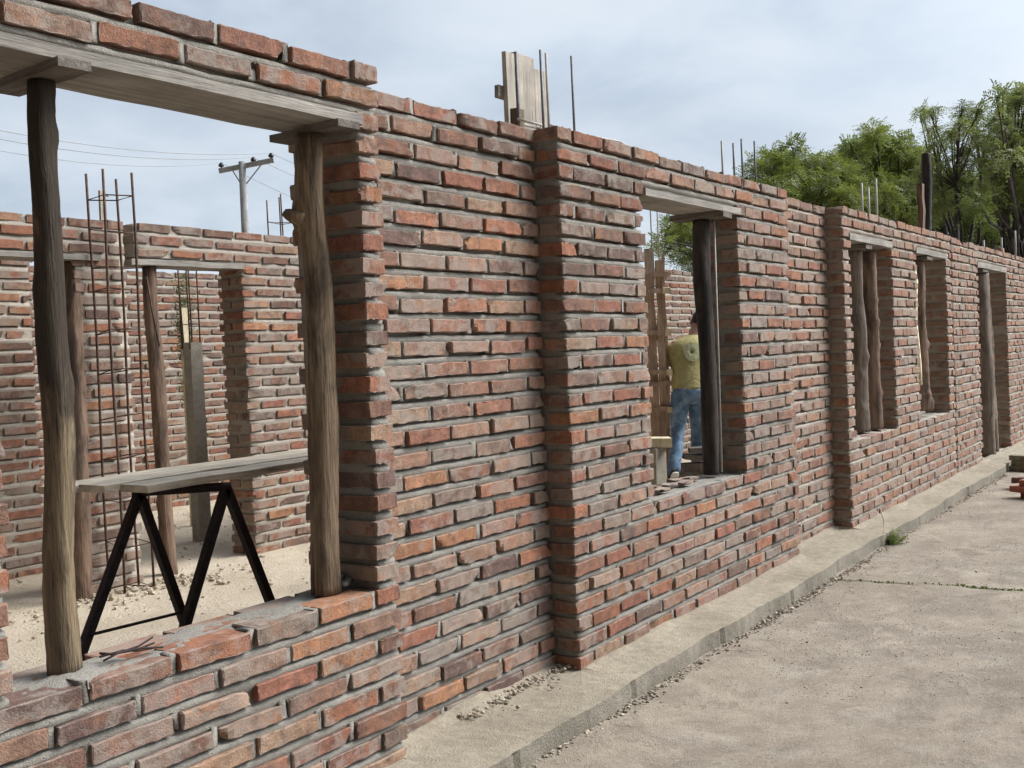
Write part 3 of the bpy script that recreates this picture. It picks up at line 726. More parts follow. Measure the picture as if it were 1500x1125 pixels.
for i, (st, ln, dz) in enumerate([(.0, 2.2, 0), (-.06, 2.2, .003), (-.12, 2.3, -.001)]):
    s0 = g1+nrm*(.075+.155*i)+d*st; s0[2] = zb+dz
    b = MB(); b.beam(s0, s0+d*ln, .150, .026, seg=14, jit=.0012)
    tag(b.build('scaffold_board', M['scaff'], loc=s0, smooth=False), ['grey scaffold board on the trestle, the one nearest the camera', 'middle scaffold board on the trestle between two others', 'scaffold board on the trestle, the one farthest back'][i], 'board', 'scaffold boards laid on the trestle')

# ================================================================== REBAR
def cage(label, cx_, cy_, wx, wy, z0, z1s, stir, mat, r=.0055, rs=.0035, lean=(0, 0)):
    t = thing('rebar_cage', label, 'rebar cage', (cx_, cy_, z0))
    cs = [(-1, -1), (1, -1), (1, 1), (-1, 1)]
    pt = lambda i, z: np.array([cx_+cs[i][0]*wx/2+lean[0]*(z-z0)+.006*math.sin(z*3+i), cy_+cs[i][1]*wy/2+lean[1]*(z-z0), z])
    for i in range(4):
        b = MB(); b.tube([pt(i, z) for z in np.linspace(z0, z1s[i], 9)], r, 6); b.build('bar', mat, t)
    for z in stir:
        b = MB(); dz = rng.normal(0, .012, 4)
        P_ = [pt(i, z+dz[i]) for i in range(4)]; P_ += [P_[0], P_[0]+(P_[2]-P_[0])*.3]
        b.tube(P_, rs, 5); b.build('stirrup', mat, t)
    return t
cage('tall rusty four-bar rebar cage standing in the gap between the inner walls', .175, 3.47, .21, .16, 0, [2.66, 2.66, 2.64, 2.65], [.02, .3, .58, .85, 1.12, 1.4, 1.66, 1.93, 2.06, 2.28, 2.5], M['rust'], .008, .0045, (0, .0))
b = MB(); b.tube([(.30, 3.45, 1.95), (.36, 3.40, 2.0), (.40, 3.42, 1.8), (.43, 3.4, 1.55)], .006, 6)
tag(b.build('steel_bar', M['rust'], loc=(.3, 3.45, 1.95)), 'bent rusty bar end curling off the tall rebar cage', 'bar')
b = MB(); b.beam((.33, D1+.2, 2.1), (.335, D1+.2, 2.60), .045, .02, up=(0, 1, 0)); tag(b.build('timber_plank', M['board_z'], loc=(.33, D1+.2, 2.1), smooth=False), 'narrow pale plank upright behind the tall rebar cage', 'plank')
q0 = onD(412, 330, 9.0)
cage('small rebar cage with splayed tips rising above the inner wall near the knotty prop', q0[0], q0[1], .16, .14, 1.6, [2.80, 2.73, 2.86, 2.79], [2.25, 2.6], M['rust'], .006, .004, (0, 0))
# concrete column with bars behind the inner doorway
t = thing('concrete_column', 'grey concrete column stub with bare bars, seen through the inner doorway', 'column', (1.57, 4.53, 0))
b = MB(); b.box((1.525, 4.475, 0), (1.63, 4.58, 1.60), jit=.003); b.build('shaft', M['conc'], t, smooth=False)
for (dx, dy) in ((-.05, -.05), (.05, -.05), (.05, .05), (-.05, .05)):
    b = MB(); b.tube([(1.57+dx, 4.53+dy, 1.55), (1.57+dx, 4.53+dy, 2.32)], .006, 6); b.build('bar', M['rust'], t)
for z in (1.75, 1.95, 2.12):
    b = MB(); b.tube([(1.52, 4.48, z), (1.62, 4.48, z), (1.62, 4.58, z), (1.52, 4.58, z), (1.52, 4.48, z)], .004, 5); b.build('stirrup', M['rust'], t)
c_ = onD(270, 473, 9.3)
b = MB(); b.beam((c_[0], c_[1], .0), (c_[0], c_[1], 1.93), .075, .025, up=(0, 1, 0)); tag(b.build('timber_plank', M['yellow_z'], loc=(c_[0], c_[1], 0), smooth=False), 'pale yellow plank upright behind the concrete column', 'plank')

# bars and formwork standing on top of the front wall
def rod(label, x, y, z0, z1, mat, r=.006, lean=0.0, group='bars rising from the front wall top'):
    b = MB(); b.tube([(x, y, z0), (x+lean*.5, y, (z0+z1)/2), (x+lean, y, z1)], r, 6)
    return tag(b.build('steel_bar', mat, loc=(x, y, z0)), label, 'bar', group)
t = thing('column_formwork', 'grey weathered board formwork standing on the first pilaster', 'formwork', (.03, .26, 2.30))
OX = onY(740, 75, .29)[0]+.145
for i, (x0, x1, zt_) in enumerate([(-.145+OX, -.085+OX, 2.735), (-.080+OX, .075+OX, 2.745), (.080+OX, .19+OX, 2.705)]):
    b = MB(); b.box((x0, .285, 2.25), (x1, .31, zt_+.03), jit=.002); b.build('board', M['board_z'], t, smooth=False)
b = MB(); b.box((-.178+OX, .312, 2.56), (.20+OX, .335, 2.615), jit=.002); b.build('batten', M['board_x'], t, smooth=False)
for x in (onY(757, 165, .22)[0], onY(812, 172, .22)[0]):
    b = MB(); b.box((x-.028, .20, 2.30), (x+.028, .24, 2.49 if x < .15 else 2.45), jit=.003); b.build('cleat', M['bark_dark'], t, smooth=False)
rod('bar in front of the formwork boards on the first pilaster, left one', onY(757, 110, 0.2)[0], .20, 2.25, 2.735, M['steel'], .008)
rod('bar in front of the formwork boards on the first pilaster, middle one', onY(793, 110, 0.2)[0], .20, 2.25, 2.785, M['steel'], .007)
rod('bar at the right edge of the formwork boards on the first pilaster', onY(801, 110, 0.22)[0], .22, 2.25, 2.79, M['pale_rod'], .007)
rod('lone tall thin bar just right of the formwork on the first pilaster', onY(838, 110, 0.13)[0], .13, 2.25, 2.775, M['steel'], .0065)
b = MB(); b.tube([(.20, .17, 2.44), (.45, .17, 2.435), (.86, .17, 2.455), (.92, .17, 2.445), (.93, .17, 2.40)], .005, 6)
tag(b.build('steel_bar', M['pale_rod'], loc=(.45, .17, 2.41)), 'pale bent bar lying along the wall top right of the formwork', 'bar')
b = MB(); b.tube([(-.02, .19, 2.435), (.12, .16, 2.425), (.2, .22, 2.43), (.05, .25, 2.44), (-.02, .19, 2.435)], .006, 5)
tag(b.build('wire_tie', M['pale_rod'], loc=(.1, .2, 2.42)), 'loop of pale tie wire at the foot of the pilaster formwork', 'wire')
for i, (x, z, m) in enumerate([(2.111, 2.63, 'pale_rod'), (2.286, 2.64, 'steel'), (2.417, 2.685, 'steel'), (2.63, 2.70, 'steel')]):
    rod(['pale leftmost of four bars above the second window', 'second of four bars above the second window', 'third and slightly taller of four bars above the second window', 'dark rightmost of four bars above the second window, against the tree'][i], x, .16, 2.3, z, M[m], .007)
for i, (px, py) in enumerate([(1262, 268), (1272, 275), (1283, 262)]):
    w = onY(px, py, .18); rod(['pale thin bar over the first narrow window, left of three', 'short pale bar between two others over the first narrow window', 'pale thin bar over the first narrow window, right of three'][i], w[0], .18, 2.3, w[2], M['pale_rod'], .009)
for i, (px, py) in enumerate([(1441, 352), (1467, 348), (1487, 338)]):
    w = onY(px, py, .18); rod(['pale bar on the wall top over the far door, left of three', 'pale bar on the wall top over the far door, middle of three', 'pale bar nearest the right frame edge on the wall top'][i], w[0], .18, 2.28, w[2], M['pale_rod'], .011)
w = onY(1345, 270, .16); b = MB(); b.beam((w[0], .14, 2.2), (w[0], .14, w[2]), .085, .05, up=(0, 1, 0), seg=5, jit=.003)
tag(b.build('timber_plank', M['bark_red'], loc=(w[0], .14, 2.2), smooth=False), 'reddish plank upright on the far wall top beside a taller dark post', 'plank')
w = onY(1357, 225, .22); b = MB(); post_mesh(b, (w[0]-.10, .24, 2.0), (w[0], .22, w[2]), .055, .045)
tag(b.build('timber_post', M['bark_black'], loc=(w[0], .22, 2.0)), 'tall dark post rising over the far wall top beside a reddish plank', 'post')
b = MB(); put_brick(b, (10.1, .05, 2.375), (10.32, .16, 2.43), LO, brick_colour(.4), 1.2)
tag(b.build('loose_brick', M['brick'], loc=(10.2, .1, 2.375)), 'loose brick lying on the wall top over the far door', 'brick')

# ================================================================== SEEN THROUGH THE SECOND WINDOW
fw = onD(962, 375, 11.0); fx, fy = fw[0], fw[1]
t = thing('column_formwork', 'tall warm brown board formwork with cross clamps at the left of the second window', 'formwork', (fx, fy, 0))
rt = np.array([cr[0], cr[1], 0]); rt /= np.linalg.norm(rt); fwv = np.array([-rt[1], rt[0], 0])
for i, (o, h) in enumerate([(-.085, 2.42), (.012, 2.33), (.062, 2.40)]):
    c_ = np.array([fx, fy, 0])+rt*o
    b = MB(); b.beam(c_, c_+np.array([0, 0, h-.02*i]), .095 if i == 0 else (.07 if i == 1 else .03), .05, up=tuple(fwv), seg=9, jit=.008); b.build('board', M['warm_z'], t, smooth=False)
for z in (.75, 1.02, 1.14, 1.55, 1.98, 2.15):
    c_ = np.array([fx, fy, z])-fwv*.045
    b = MB(); b.beam(c_-rt*R.uniform(.09, .13), c_+rt*R.uniform(.10, .17), .04, .05, seg=3, jit=.006); b.build('clamp', M['warm_z'], t, smooth=False)
for z in (.75, 1.14, 1.55, 1.98):
    c_ = np.array([fx, fy, z])-fwv*.06+rt*.07
    b = MB(); b.beam(c_-fwv*.06, c_+fwv*.02, .06, .06, seg=2, jit=.004); b.build('clamp_end', M['yellow_z'], t, smooth=False)
for i, o in enumerate((-.04, .03)):
    c_ = np.array([fx, fy, 0])+rt*o+fwv*.05
    rod(['thin bar rising above the brown board formwork, left one', 'thin bar rising above the brown board formwork, right one'][i], c_[0], c_[1], 2.2, 2.95+.1*i, M['pale_rod'], .008, group='bars above the brown formwork')
c_ = onD(968, 648, 10.0); b = MB(); b.beam(c_-rt*.35, c_+rt*.085, .22, .085, seg=3, jit=.003)
tag(b.build('timber_plank', M['yellow_z'], loc=c_, smooth=False), 'pale plank lying flat at the foot of the brown formwork', 'plank')
b = MB(); c2 = c_-rt*.10; b.box((c2[0]-.11, c2[1]-.11, 0), (c2[0]+.11, c2[1]+.11, c_[2]-.045), jit=.006)
tag(b.build('concrete_block', M['conc'], loc=(c2[0], c2[1], 0), smooth=False), 'pale concrete block carrying the pale plank by the walking man', 'block')
# stack of dark old boards behind the black prop
G = 'dark boards stacked behind the black prop'
for i, (px, py, l, w_, h_) in enumerate([(1035, 697, .42, .2, .10), (1030, 683, .46, .18, .085), (1040, 669, .36, .16, .06), (1045, 658, .34, .16, .05)]):
    c_ = onD(px, py, 10.9); b = MB(); b.beam(c_-rt*l*.75, c_+rt*l*1.2+np.array([0, 0, .01]), w_, h_, seg=5, jit=.006)
    tag(b.build('old_board', M['bark_grey'] if i in (1,) else M['board_y'], loc=c_, smooth=False), ['lowest dark board in the stack behind the black prop', 'greyer thick board second from the bottom behind the black prop', 'dark board third from the bottom behind the black prop', 'thin dark board topmost of the stack behind the black prop'][i], 'board', G)

# ================================================================== PERSON
def ell(c, d, ax, rx, ry, n=16):
    """ring of an ellipse round c, normal d, first axis ax"""
    d = np.array(d, float); d /= np.linalg.norm(d); ax = np.array(ax, float); ax -= d*(ax @ d); ax /= np.linalg.norm(ax); bx = np.cross(d, ax)
    return [c+ax*math.cos(2*PI*j/n)*rx+bx*math.sin(2*PI*j/n)*ry for j in range(n)]
def loft(b, rings, mi=0, close=(True, True)):
    n = len(rings[0]); V = [v for r in rings for v in r]; k = len(rings)
    Fq = [[i*n+j, i*n+(j+1) % n, (i+1)*n+(j+1) % n, (i+1)*n+j] for i in range(k-1) for j in range(n)]
    for e, base in ((0, 0), (1, (k-1)*n)):
        if close[e]:
            V.append(np.mean(rings[0 if e == 0 else -1], axis=0)); c = len(V)-1
            Fq += [[c, base+(j+1) % n, base+j, base+j] if e == 0 else [c, base+j, base+(j+1) % n, base+(j+1) % n] for j in range(n)]
    b.add(V, Fq, mi)
# local frame: r = image right, f = walking direction (away from camera)
pc = onD(1014, 705, 11.0); pc[2] = 0.0
pf = np.array([ray(1014, 600)[0], ray(1014, 600)[1], 0]); pf /= np.linalg.norm(pf); pr = np.array([pf[1], -pf[0], 0])
ang = math.radians(-14); pf, pr = pf*math.cos(ang)-pr*math.sin(ang)*-1, pr*math.cos(ang)-pf*math.sin(ang)
UPV = np.array([0, 0, 1.0])
def W(r, f, z): return pc+pr*r+pf*f+UPV*z
J = dict(pelvis=W(0, 0, .93), waist=W(.01, .03, 1.08), chest=W(.03, .08, 1.32), neck=W(.10, .14, 1.50), head0=W(.17, .19, 1.575), head1=W(.21, .235, 1.70),
         shl=W(-.115, .07, 1.42), ell=W(-.105, .15, 1.17), wrl=W(-.05, .36, 1.08), hal=W(-.03, .44, 1.07),
         shr=W(.215, .09, 1.43), elr=W(.285, .14, 1.18), wrr=W(.27, .30, 1.02), har=W(.265, .34, .97),
         hipl=W(-.09, 0, .90), knl=W(-.135, .0, .49), anl=W(-.245, -.24, .13), tol=W(-.225, -.10, .035),
         hipr=W(.09, .02, .90), knr=W(.125, .20, .50), anr=W(.125, .26, .09), tor=W(.15, .42, .04))
names = list(J); edges = [('pelvis', 'waist'), ('waist', 'chest'), ('chest', 'neck'), ('neck', 'head0'), ('head0', 'head1'), ('chest', 'shl'), ('shl', 'ell'), ('ell', 'wrl'), ('wrl', 'hal'),
     ('chest', 'shr'), ('shr', 'elr'), ('elr', 'wrr'), ('wrr', 'har'), ('pelvis', 'hipl'), ('hipl', 'knl'), ('knl', 'anl'), ('anl', 'tol'), ('pelvis', 'hipr'), ('hipr', 'knr'), ('knr', 'anr'), ('anr', 'tor')]
rad = dict(pelvis=.125, waist=.115, chest=.13, neck=.05, head0=.075, head1=.085, shl=.055, ell=.042, wrl=.028, hal=.030, shr=.055, elr=.042, wrr=.028, har=.03,
           hipl=.082, knl=.056, anl=.038, tol=.030, hipr=.082, knr=.056, anr=.038, tor=.03)
pts_ = [J[n] for n in names]; ed = [(names.index(a), names.index(c)) for a, c in edges]; rr_ = [rad[n] for n in names]
def finger_chain(wr, ha, out):
    d = ha-wr; d /= np.linalg.norm(d); side = np.cross(d, pf); side /= np.linalg.norm(side); fwd = np.cross(side, d); hi_ = names.index('hal' if out < 0 else 'har')
    for k_, (o, l) in enumerate([(-.030, .062), (-.010, .075), (.010, .070), (.028, .055)]):
        p0 = ha+d*.035+fwd*o; p1 = p0+d*l*.5+side*out*.012; p2 = p1+d*l*.42+side*out*.028
        i0 = len(pts_); pts_.extend([p0, p1, p2]); rr_.extend([.011, .0095, .008]); ed.extend([(hi_, i0), (i0, i0+1), (i0+1, i0+2)])
    p0 = ha-d*.01+fwd*-.04; p1 = p0+d*.045+fwd*-.012; i0 = len(pts_); pts_.extend([p0, p1]); rr_.extend([.012, .009]); ed.extend([(hi_, i0), (i0, i0+1)])
finger_chain(J['wrl'], J['hal'], -1); finger_chain(J['wrr'], J['har'], 1)
me = bpy.data.meshes.new('person'); me.from_pydata([tuple(p_-pc) for p_ in pts_], ed, []); 
person = bpy.data.objects.new('person', me); COL.objects.link(person); person.location = tuple(pc); OFF[person.name] = pc
md = person.modifiers.new('skin', 'SKIN'); md.use_smooth_shade = True
for i, sv in enumerate(me.skin_vertices[0].data): sv.radius = (rr_[i], rr_[i]); sv.use_root = (i == 0)
sb = person.modifiers.new('subsurf', 'SUBSURF'); sb.levels = 2; sb.render_levels = 2
dg = bpy.context.evaluated_depsgraph_get(); dg.update()
baked = bpy.data.meshes.new_from_object(person.evaluated_get(dg)); person.modifiers.clear(); person.data = baked; baked.name = 'person'
baked.materials.clear(); baked.materials.append(M['skin'])
tag(person, 'man in olive T-shirt and blue jeans walking away, half hidden by the black prop', 'person')
def crease(b, amp, f, seed):
    for i in range(len(b.v)): V = b.v[i]; b.v[i] = V+np.stack([fnoise(V, f, seed), fnoise(V, f, seed+7), 0.3*fnoise(V, f, seed+3)], 1)*amp
b = MB()
tor = [(.955, .175, .135, -.005), (.98, .183, .138, 0), (1.08, .180, .13, .02), (1.2, .188, .13, .05), (1.32, .205, .135, .075), (1.40, .215, .125, .085), (1.455, .175, .105, .10), (1.49, .11, .08, .115), (1.515, .07, .065, .135)]
loft(b, [ell(W(.035*(z-.93)/.4+(.03 if z > 1.48 else 0), f_, z), UPV, pr, rx, ry, 24) for z, rx, ry, f_ in tor], close=(True, False))
for s, sh, el in ((-1, 'shl', 'ell'), (1, 'shr', 'elr')):
    a_, e_ = J[sh], J[el]; d_ = (e_-a_); m_ = a_+d_*.86
    loft(b, [ell(a_-pr*s*.05+UPV*.02, d_, pf, .06, .06), ell(a_+d_*.05, d_, pf, .082, .075), ell(a_+d_*.45, d_, pf, .078, .07), ell(m_, d_, pf, .080, .07)], close=(True, True))
crease(b, .007, 13, 2); b.build('shirt', M['shirt'], person)
# round pale print on the upper back
b = MB(); cpr = W(.03, -.01, 1.33); V = [cpr]; Fq = []
for k_ in range(1, 5):
    for j in range(20):
        a_ = 2*PI*j/20; rr2 = .085*k_/4; rx = math.cos(a_)*rr2*(1+.06*math.sin(3*a_)); rz = math.sin(a_)*rr2*1.15
        back = -.148*math.sqrt(max(0, 1-((rx)/.215)**2))+.078+(rz*.18)
        V.append(W(.03+rx, back, 1.34+rz))
for j in range(20):
    Fq.append([0, 1+j, 1+(j+1) % 20, 1+(j+1) % 20])
    for k_ in range(3): Fq.append([1+k_*20+j, 1+(k_+1)*20+j, 1+(k_+1)*20+(j+1) % 20, 1+k_*20+(j+1) % 20])
b.add(V, Fq); b.build('shirt_print', M['print'], person)
b = MB()
loft(b, [ell(W(0, -.005, 1.0), UPV, pr, .165, .122, 20), ell(W(0, -.01, .93), UPV, pr, .178, .135, 20), ell(W(0, -.005, .86), UPV, pr, .175, .130, 20), ell(W(0, 0, .80), UPV, pr, .12, .10, 20)])
for h_, k_, a_ in (('hipl', 'knl', 'anl'), ('hipr', 'knr', 'anr')):
    H, Kn, An = J[h_], J[k_], J[a_]; d1 = Kn-H; d2 = An-Kn
    loft(b, [ell(H+UPV*.02, d1, pr, .095, .10), ell(H+d1*.25, d1, pr, .098, .105), ell(H+d1*.65, d1, pr, .082, .088), ell(Kn, d1+d2, pr, .073, .078), ell(Kn+d2*.35, d2, pr, .071, .077), ell(Kn+d2*.75, d2, pr, .064, .072), ell(Kn+d2*.93, d2, pr, .066, .078), ell(Kn+d2*1.02, d2, pr, .06, .07)])
crease(b, .006, 15, 9); b.build('jeans', M['jeans'], person)
b = MB(); hc = W(.205, .225, 1.66)
rings = []
for i in range(9):
    ph_ = -.55+(PI/2+.5)*i/8; rings.append(ell(hc+UPV*.118*math.sin(ph_)-pf*.012, UPV, pr, max(.004, .088*math.cos(ph_)), max(.004, .105*math.cos(ph_)), 18))
loft(b, rings); crease(b, .004, 60, 4); b.build('hair', M['hair'], person)
for s in (-1, 1):
    b = MB(); b.tube([hc+pr*s*.083-UPV*.035, hc+pr*s*.097-UPV*.02, hc+pr*s*.09+UPV*.01], [.012, .02, .012], 8); b.build('ear', M['skin'], person)
for an, to in (('anl', 'tol'), ('anr', 'tor')):
    A_, T_ = J[an], J[to]; dd = T_-A_; dd /= np.linalg.norm(dd); flat = np.cross(dd, pr)
    heel = A_-UPV*.045-dd*.035 if an == 'anr' else A_-dd*.02-pf*.055-UPV*.01
    L_ = T_+dd*.10-heel; dl = L_/np.linalg.norm(L_); upn = np.cross(pr, dl); upn *= np.sign(upn[2]) if abs(upn[2]) > .05 else 1
    up_ = MB(); loft(up_, [ell(heel+upn*.035, dl, pr, .030, .040), ell(heel+L_*.18+upn*.055, dl, pr, .042, .060), ell(heel+L_*.45+upn*.042, dl, pr, .045, .045), ell(heel+L_*.75+upn*.03, dl, pr, .050, .032), ell(heel+L_+upn*.022, dl, pr, .030, .02)])
    sh = up_.build('shoe', M['shoe'], person)
    so = MB(); loft(so, [ell(heel-dl*.01-upn*.008, dl, pr, .034, .014), ell(heel+L_*.2-upn*.008, dl, pr, .043, .016), ell(heel+L_*.5-upn*.008, dl, pr, .043, .014), ell(heel+L_*.78-upn*.006, dl, pr, .055, .015), ell(heel+L_*1.02, dl, pr, .035, .014)]); so.build('sole', M['sole'], sh)

# ================================================================== UTILITY POLE AND WIRES
DP = 30.0; pt_ = onD(354.5, 237, DP); px_, py_, pz_ = pt_
t = thing('utility_pole', 'grey utility pole with a crossarm and three insulators far behind the inner wall', 'utility pole', (px_, py_, GZ))
b = MB(); b.tube([(px_, py_, GZ), (px_, py_, 3.5), (px_, py_, pz_)], [.16, .13, .10], 12); b.build('pole', M['pole'], t)
La, Ra = onD(321, 250.5, DP), onD(401, 234.5, DP)
b = MB(); b.beam(La, Ra, .10, .13); b.build('crossarm', M['pole'], t, smooth=False)
mid = (La+Ra)/2
for sgn, f_ in ((-1, .52), (1, .55)):
    e_ = mid+(La-mid if sgn < 0 else Ra-mid)*f_; b = MB(); b.beam(e_-UPV*.05, np.array([px_, py_, mid[2]-.62]), .03, .03); b.build('brace', M['pole'], t, smooth=False)
INS = []
for (x, y) in ((324, 243), (371, 235), (397, 229)):
    c_ = onD(x, y, DP); b = MB(); b.tube([c_-UPV*.14, c_-UPV*.04, c_-UPV*.02, c_+UPV*.03, c_+UPV*.05, c_+UPV*.09, c_+UPV*.10], [.02, .02, .075, .08, .055, .05, .01], 10); b.build('insulator', M['insul'], t); INS.append(c_+UPV*.09)
for i, (c_, yl) in enumerate(zip(INS, (212, 195, 182))):
    far_ = onD(-60, yl-3, 21.0); dr_ = (c_-far_); end2 = c_+dr_*2.2; end2[2] = c_[2]-.1
    P1_ = [far_*(1-s)+c_*s-UPV*.25*4*s*(1-s) for s in np.linspace(-1.6, 1, 26) for _ in (0,)]
    P2_ = [c_*(1-s)+end2*s-UPV*.7*4*s*(1-s) for s in np.linspace(0, 1, 14)]
    b = MB(); b.tube(P1_+P2_[1:], .011, 5); tag(b.build('power_line', M['wire'], loc=c_), ['lowest of the three overhead wires, on the left insulator', 'middle of the three overhead wires, on the centre insulator', 'highest of the three overhead wires, on the right insulator'][i], 'wire', 'overhead wires on the pole')

# ================================================================== TREES AND PLANTS
def leaf_sprays(b, centres, radii, dens, lsize, tint, squash=.75, per=11, droop=.25):
    """pinnate sprays: thin rows of leaflets spread through each clump"""
    Vs = []; at = []
    for c, r, tn in zip(centres, radii, tint):
        n = int(dens*r*r)+6
        u = rng.normal(0, 1, (n, 3)); u /= np.linalg.norm(u, axis=1)[:, None]; rad_ = r*rng.uniform(.25, 1, (n, 1))**.6
        o = c+u*rad_*np.array([1, 1, squash])+rng.normal(0, r*.08, (n, 3))
        d = u*np.array([1, 1, .4])+rng.normal(0, .6, (n, 3)); d[:, 2] -= droop; d /= np.linalg.norm(d, axis=1)[:, None]
        sd = np.cross(d, np.array([0, 0, 1.0])+rng.normal(0, .35, (n, 3))); sd /= np.linalg.norm(sd, axis=1)[:, None]
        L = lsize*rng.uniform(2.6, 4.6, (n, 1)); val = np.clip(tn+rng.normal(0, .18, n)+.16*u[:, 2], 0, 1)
        for k in range(per):
            s = (k//2)/(per/2); side = 1 if k % 2 else -1
            p0 = o+d*L*s-np.array([0, 0, 1.0])*L*.25*s*s
            tip = p0+sd*side*lsize*rng.uniform(.75, 1.1, (n, 1))*(1-.45*s)+d*lsize*.35+rng.normal(0, lsize*.12, (n, 3))
            w = d*lsize*.24
            Vs.append(np.stack([p0-w, (p0+tip)/2-w*1.1, tip, (p0+tip)/2+w*1.1], 1).reshape(-1, 3)); at.append(np.repeat(val, 4))
    V = np.concatenate(Vs); q_ = np.arange(len(V)).reshape(-1, 4)
    b.add(V, q_, 0, lf=np.concatenate(at))
def tree(name, label, base, fork_z, clumps, leaf, dens, lsize, r0=.16, sparse=False, group='trees beyond the far end of the wall'):
    base = np.array([base[0], base[1], GZ], float)
    t = thing(name, label, 'tree', base, group)
    b = MB(); fork = base+np.array([rng.normal(0, .15), rng.normal(0, .15), fork_z])
    b.tube([base, base*.5+fork*.5+rng.normal(0, .05, 3), fork], [r0*1.25, r0, r0*.8], 9, lump=.06)
    cen = []; rad2 = []; tint = []
    # group clumps on a few limbs
    ang_ = np.argsort([math.atan2(c[1]-fork[1], c[0]-fork[0]) for c, _ in clumps]); nl = max(3, len(clumps)//(4 if not sparse else 7))
    for grp in np.array_split(ang_, nl):
        m = np.mean([clumps[i][0] for i in grp], axis=0); joint = fork+(m-fork)*(.55 if not sparse else .8)+rng.normal(0, .12, 3)
        b.tube([fork, fork+(joint-fork)*.5+np.array([0, 0, .12])+rng.normal(0, .08, 3), joint], [r0*.62, r0*.5, r0*.36], 7)
        for i in grp:
            c, r = clumps[i]; k1 = joint+(c-joint)*.5+rng.normal(0, .14, 3)*min(1, r*2)
            b.tube([joint, k1, c], [r0*.32, r0*.2, r0*.09], 6)
            for _ in range(3 if not sparse else 4):
                e_ = c+rng.normal(0, 1, 3)*np.array([1, 1, .6])*r*(.3 if not sparse else .6); mm = (c+e_)/2+rng.normal(0, r*.12, 3)
                b.tube([k1+(c-k1)*rng.uniform(.4, 1), mm, e_], [r0*.09, r0*.06, r0*.02], 4)
            cen.append(c); rad2.append(r); tint.append(rng.uniform(.15, .85))
    b.build('trunk', M['trunk'], t)
    b = MB(); leaf_sprays(b, cen, rad2, dens, lsize, tint); b.build('crown', leaf, t, smooth=False)
    return t
def cl(D, lst, dd=1.0, extra=0):
    out = []
    for (x, y, rp) in lst:
        d_ = D+rng.normal(0, dd); out.append((onD(x, y, d_), rp*d_/F))
        for _ in range(extra): 
            d2 = D+rng.normal(0, dd*1.6); out.append((onD(x+rng.normal(0, rp*.6), y+rng.normal(4, rp*.5), d2), rp*.8*d2/F))
    return out
bs = onD(1165, 360, 22); tree('acacia_tree', 'feathery green tree nearest the four bars, drooping behind the second window', bs, 2.2,
     cl(22, [(1118, 238, 24), (1138, 226, 16), (1105, 262, 22), (1150, 252, 26), (1178, 246, 24), (1205, 240, 22), (1228, 246, 26), (1135, 278, 28), (1172, 276, 30), (1210, 272, 30), (1245, 270, 26), (1195, 300, 28), (1235, 300, 28),
              (1085, 290, 26), (1058, 300, 26), (1030, 318, 24), (1008, 338, 24), (990, 352, 18), (1000, 372, 15), (1035, 350, 24), (1060, 330, 30), (985, 325, 14), (1040, 385, 14), (1022, 392, 9)], 1.1, 2), M['leaf_a'], 1000, .066, .11)
bs = onD(1290, 360, 26); tree('acacia_tree', 'broad flat-topped green tree in the middle of the row, left of the dark post', bs, 2.6,
     cl(26, [(1250, 222, 20), (1265, 212, 18), (1282, 208, 20), (1305, 205, 20), (1325, 212, 20), (1262, 236, 26), (1295, 232, 28), (1325, 236, 26), (1345, 232, 22), (1275, 262, 28), (1310, 264, 30), (1342, 262, 26), (1255, 290, 26), (1290, 295, 28), (1330, 296, 28), (1362, 285, 24), (1365, 250, 18), (1300, 322, 26), (1345, 322, 26)], 1.3, 2), M['leaf_a'], 850, .076, .12)
bs = onD(1402, 380, 19); tree('thin_tree', 'sparse airy tree with dark twisting branches showing between its leaves', bs, 1.9,
     cl(19, [(1352, 160, 9), (1370, 160, 8), (1366, 186, 8), (1378, 205, 11), (1398, 190, 10), (1412, 168, 13), (1432, 158, 12), (1425, 190, 14), (1440, 205, 14), (1408, 222, 13), (1385, 240, 14), (1362, 232, 12), (1425, 240, 16), (1448, 235, 14), (1400, 265, 16), (1375, 272, 16), (1435, 270, 16), (1455, 175, 11), (1345, 255, 12), (1392, 300, 18), (1360, 305, 16)], .7, 2), M['leaf_c'], 1300, .054, .06, True)
bs = onD(1500, 380, 17); tree('acacia_tree', 'tall olive tree cut by the right frame edge', bs, 2.0,
     cl(17, [(1476, 150, 13), (1490, 138, 12), (1505, 150, 20), (1470, 172, 15), (1488, 178, 18), (1512, 190, 24), (1482, 208, 20), (1462, 215, 16), (1500, 230, 26), (1478, 248, 24), (1458, 258, 20), (1510, 270, 30), (1485, 285, 28), (1455, 292, 24), (1545, 180, 40), (1560, 250, 45)], .9, 3), M['leaf_c'], 1100, .058, .08)
bs = onD(1420, 385, 27); tree('dark_tree', 'dark green mass of a tree low behind the far wall top', bs, 1.2,
     cl(27, [(1385, 325, 26), (1415, 318, 28), (1445, 322, 28), (1475, 325, 30), (1505, 330, 30), (1400, 350, 24), (1430, 355, 26), (1465, 360, 28), (1498, 365, 26), (1360, 335, 22), (1545, 335, 36), (1330, 340, 22), (1425, 290, 24), (1480, 300, 26), (1355, 300, 24), (1385, 285, 22), (1405, 262, 20), (1440, 262, 24), (1470, 270, 24), (1500, 270, 28), (1340, 290, 20)], 1.4, 2), M['leaf_d'], 600, .08)
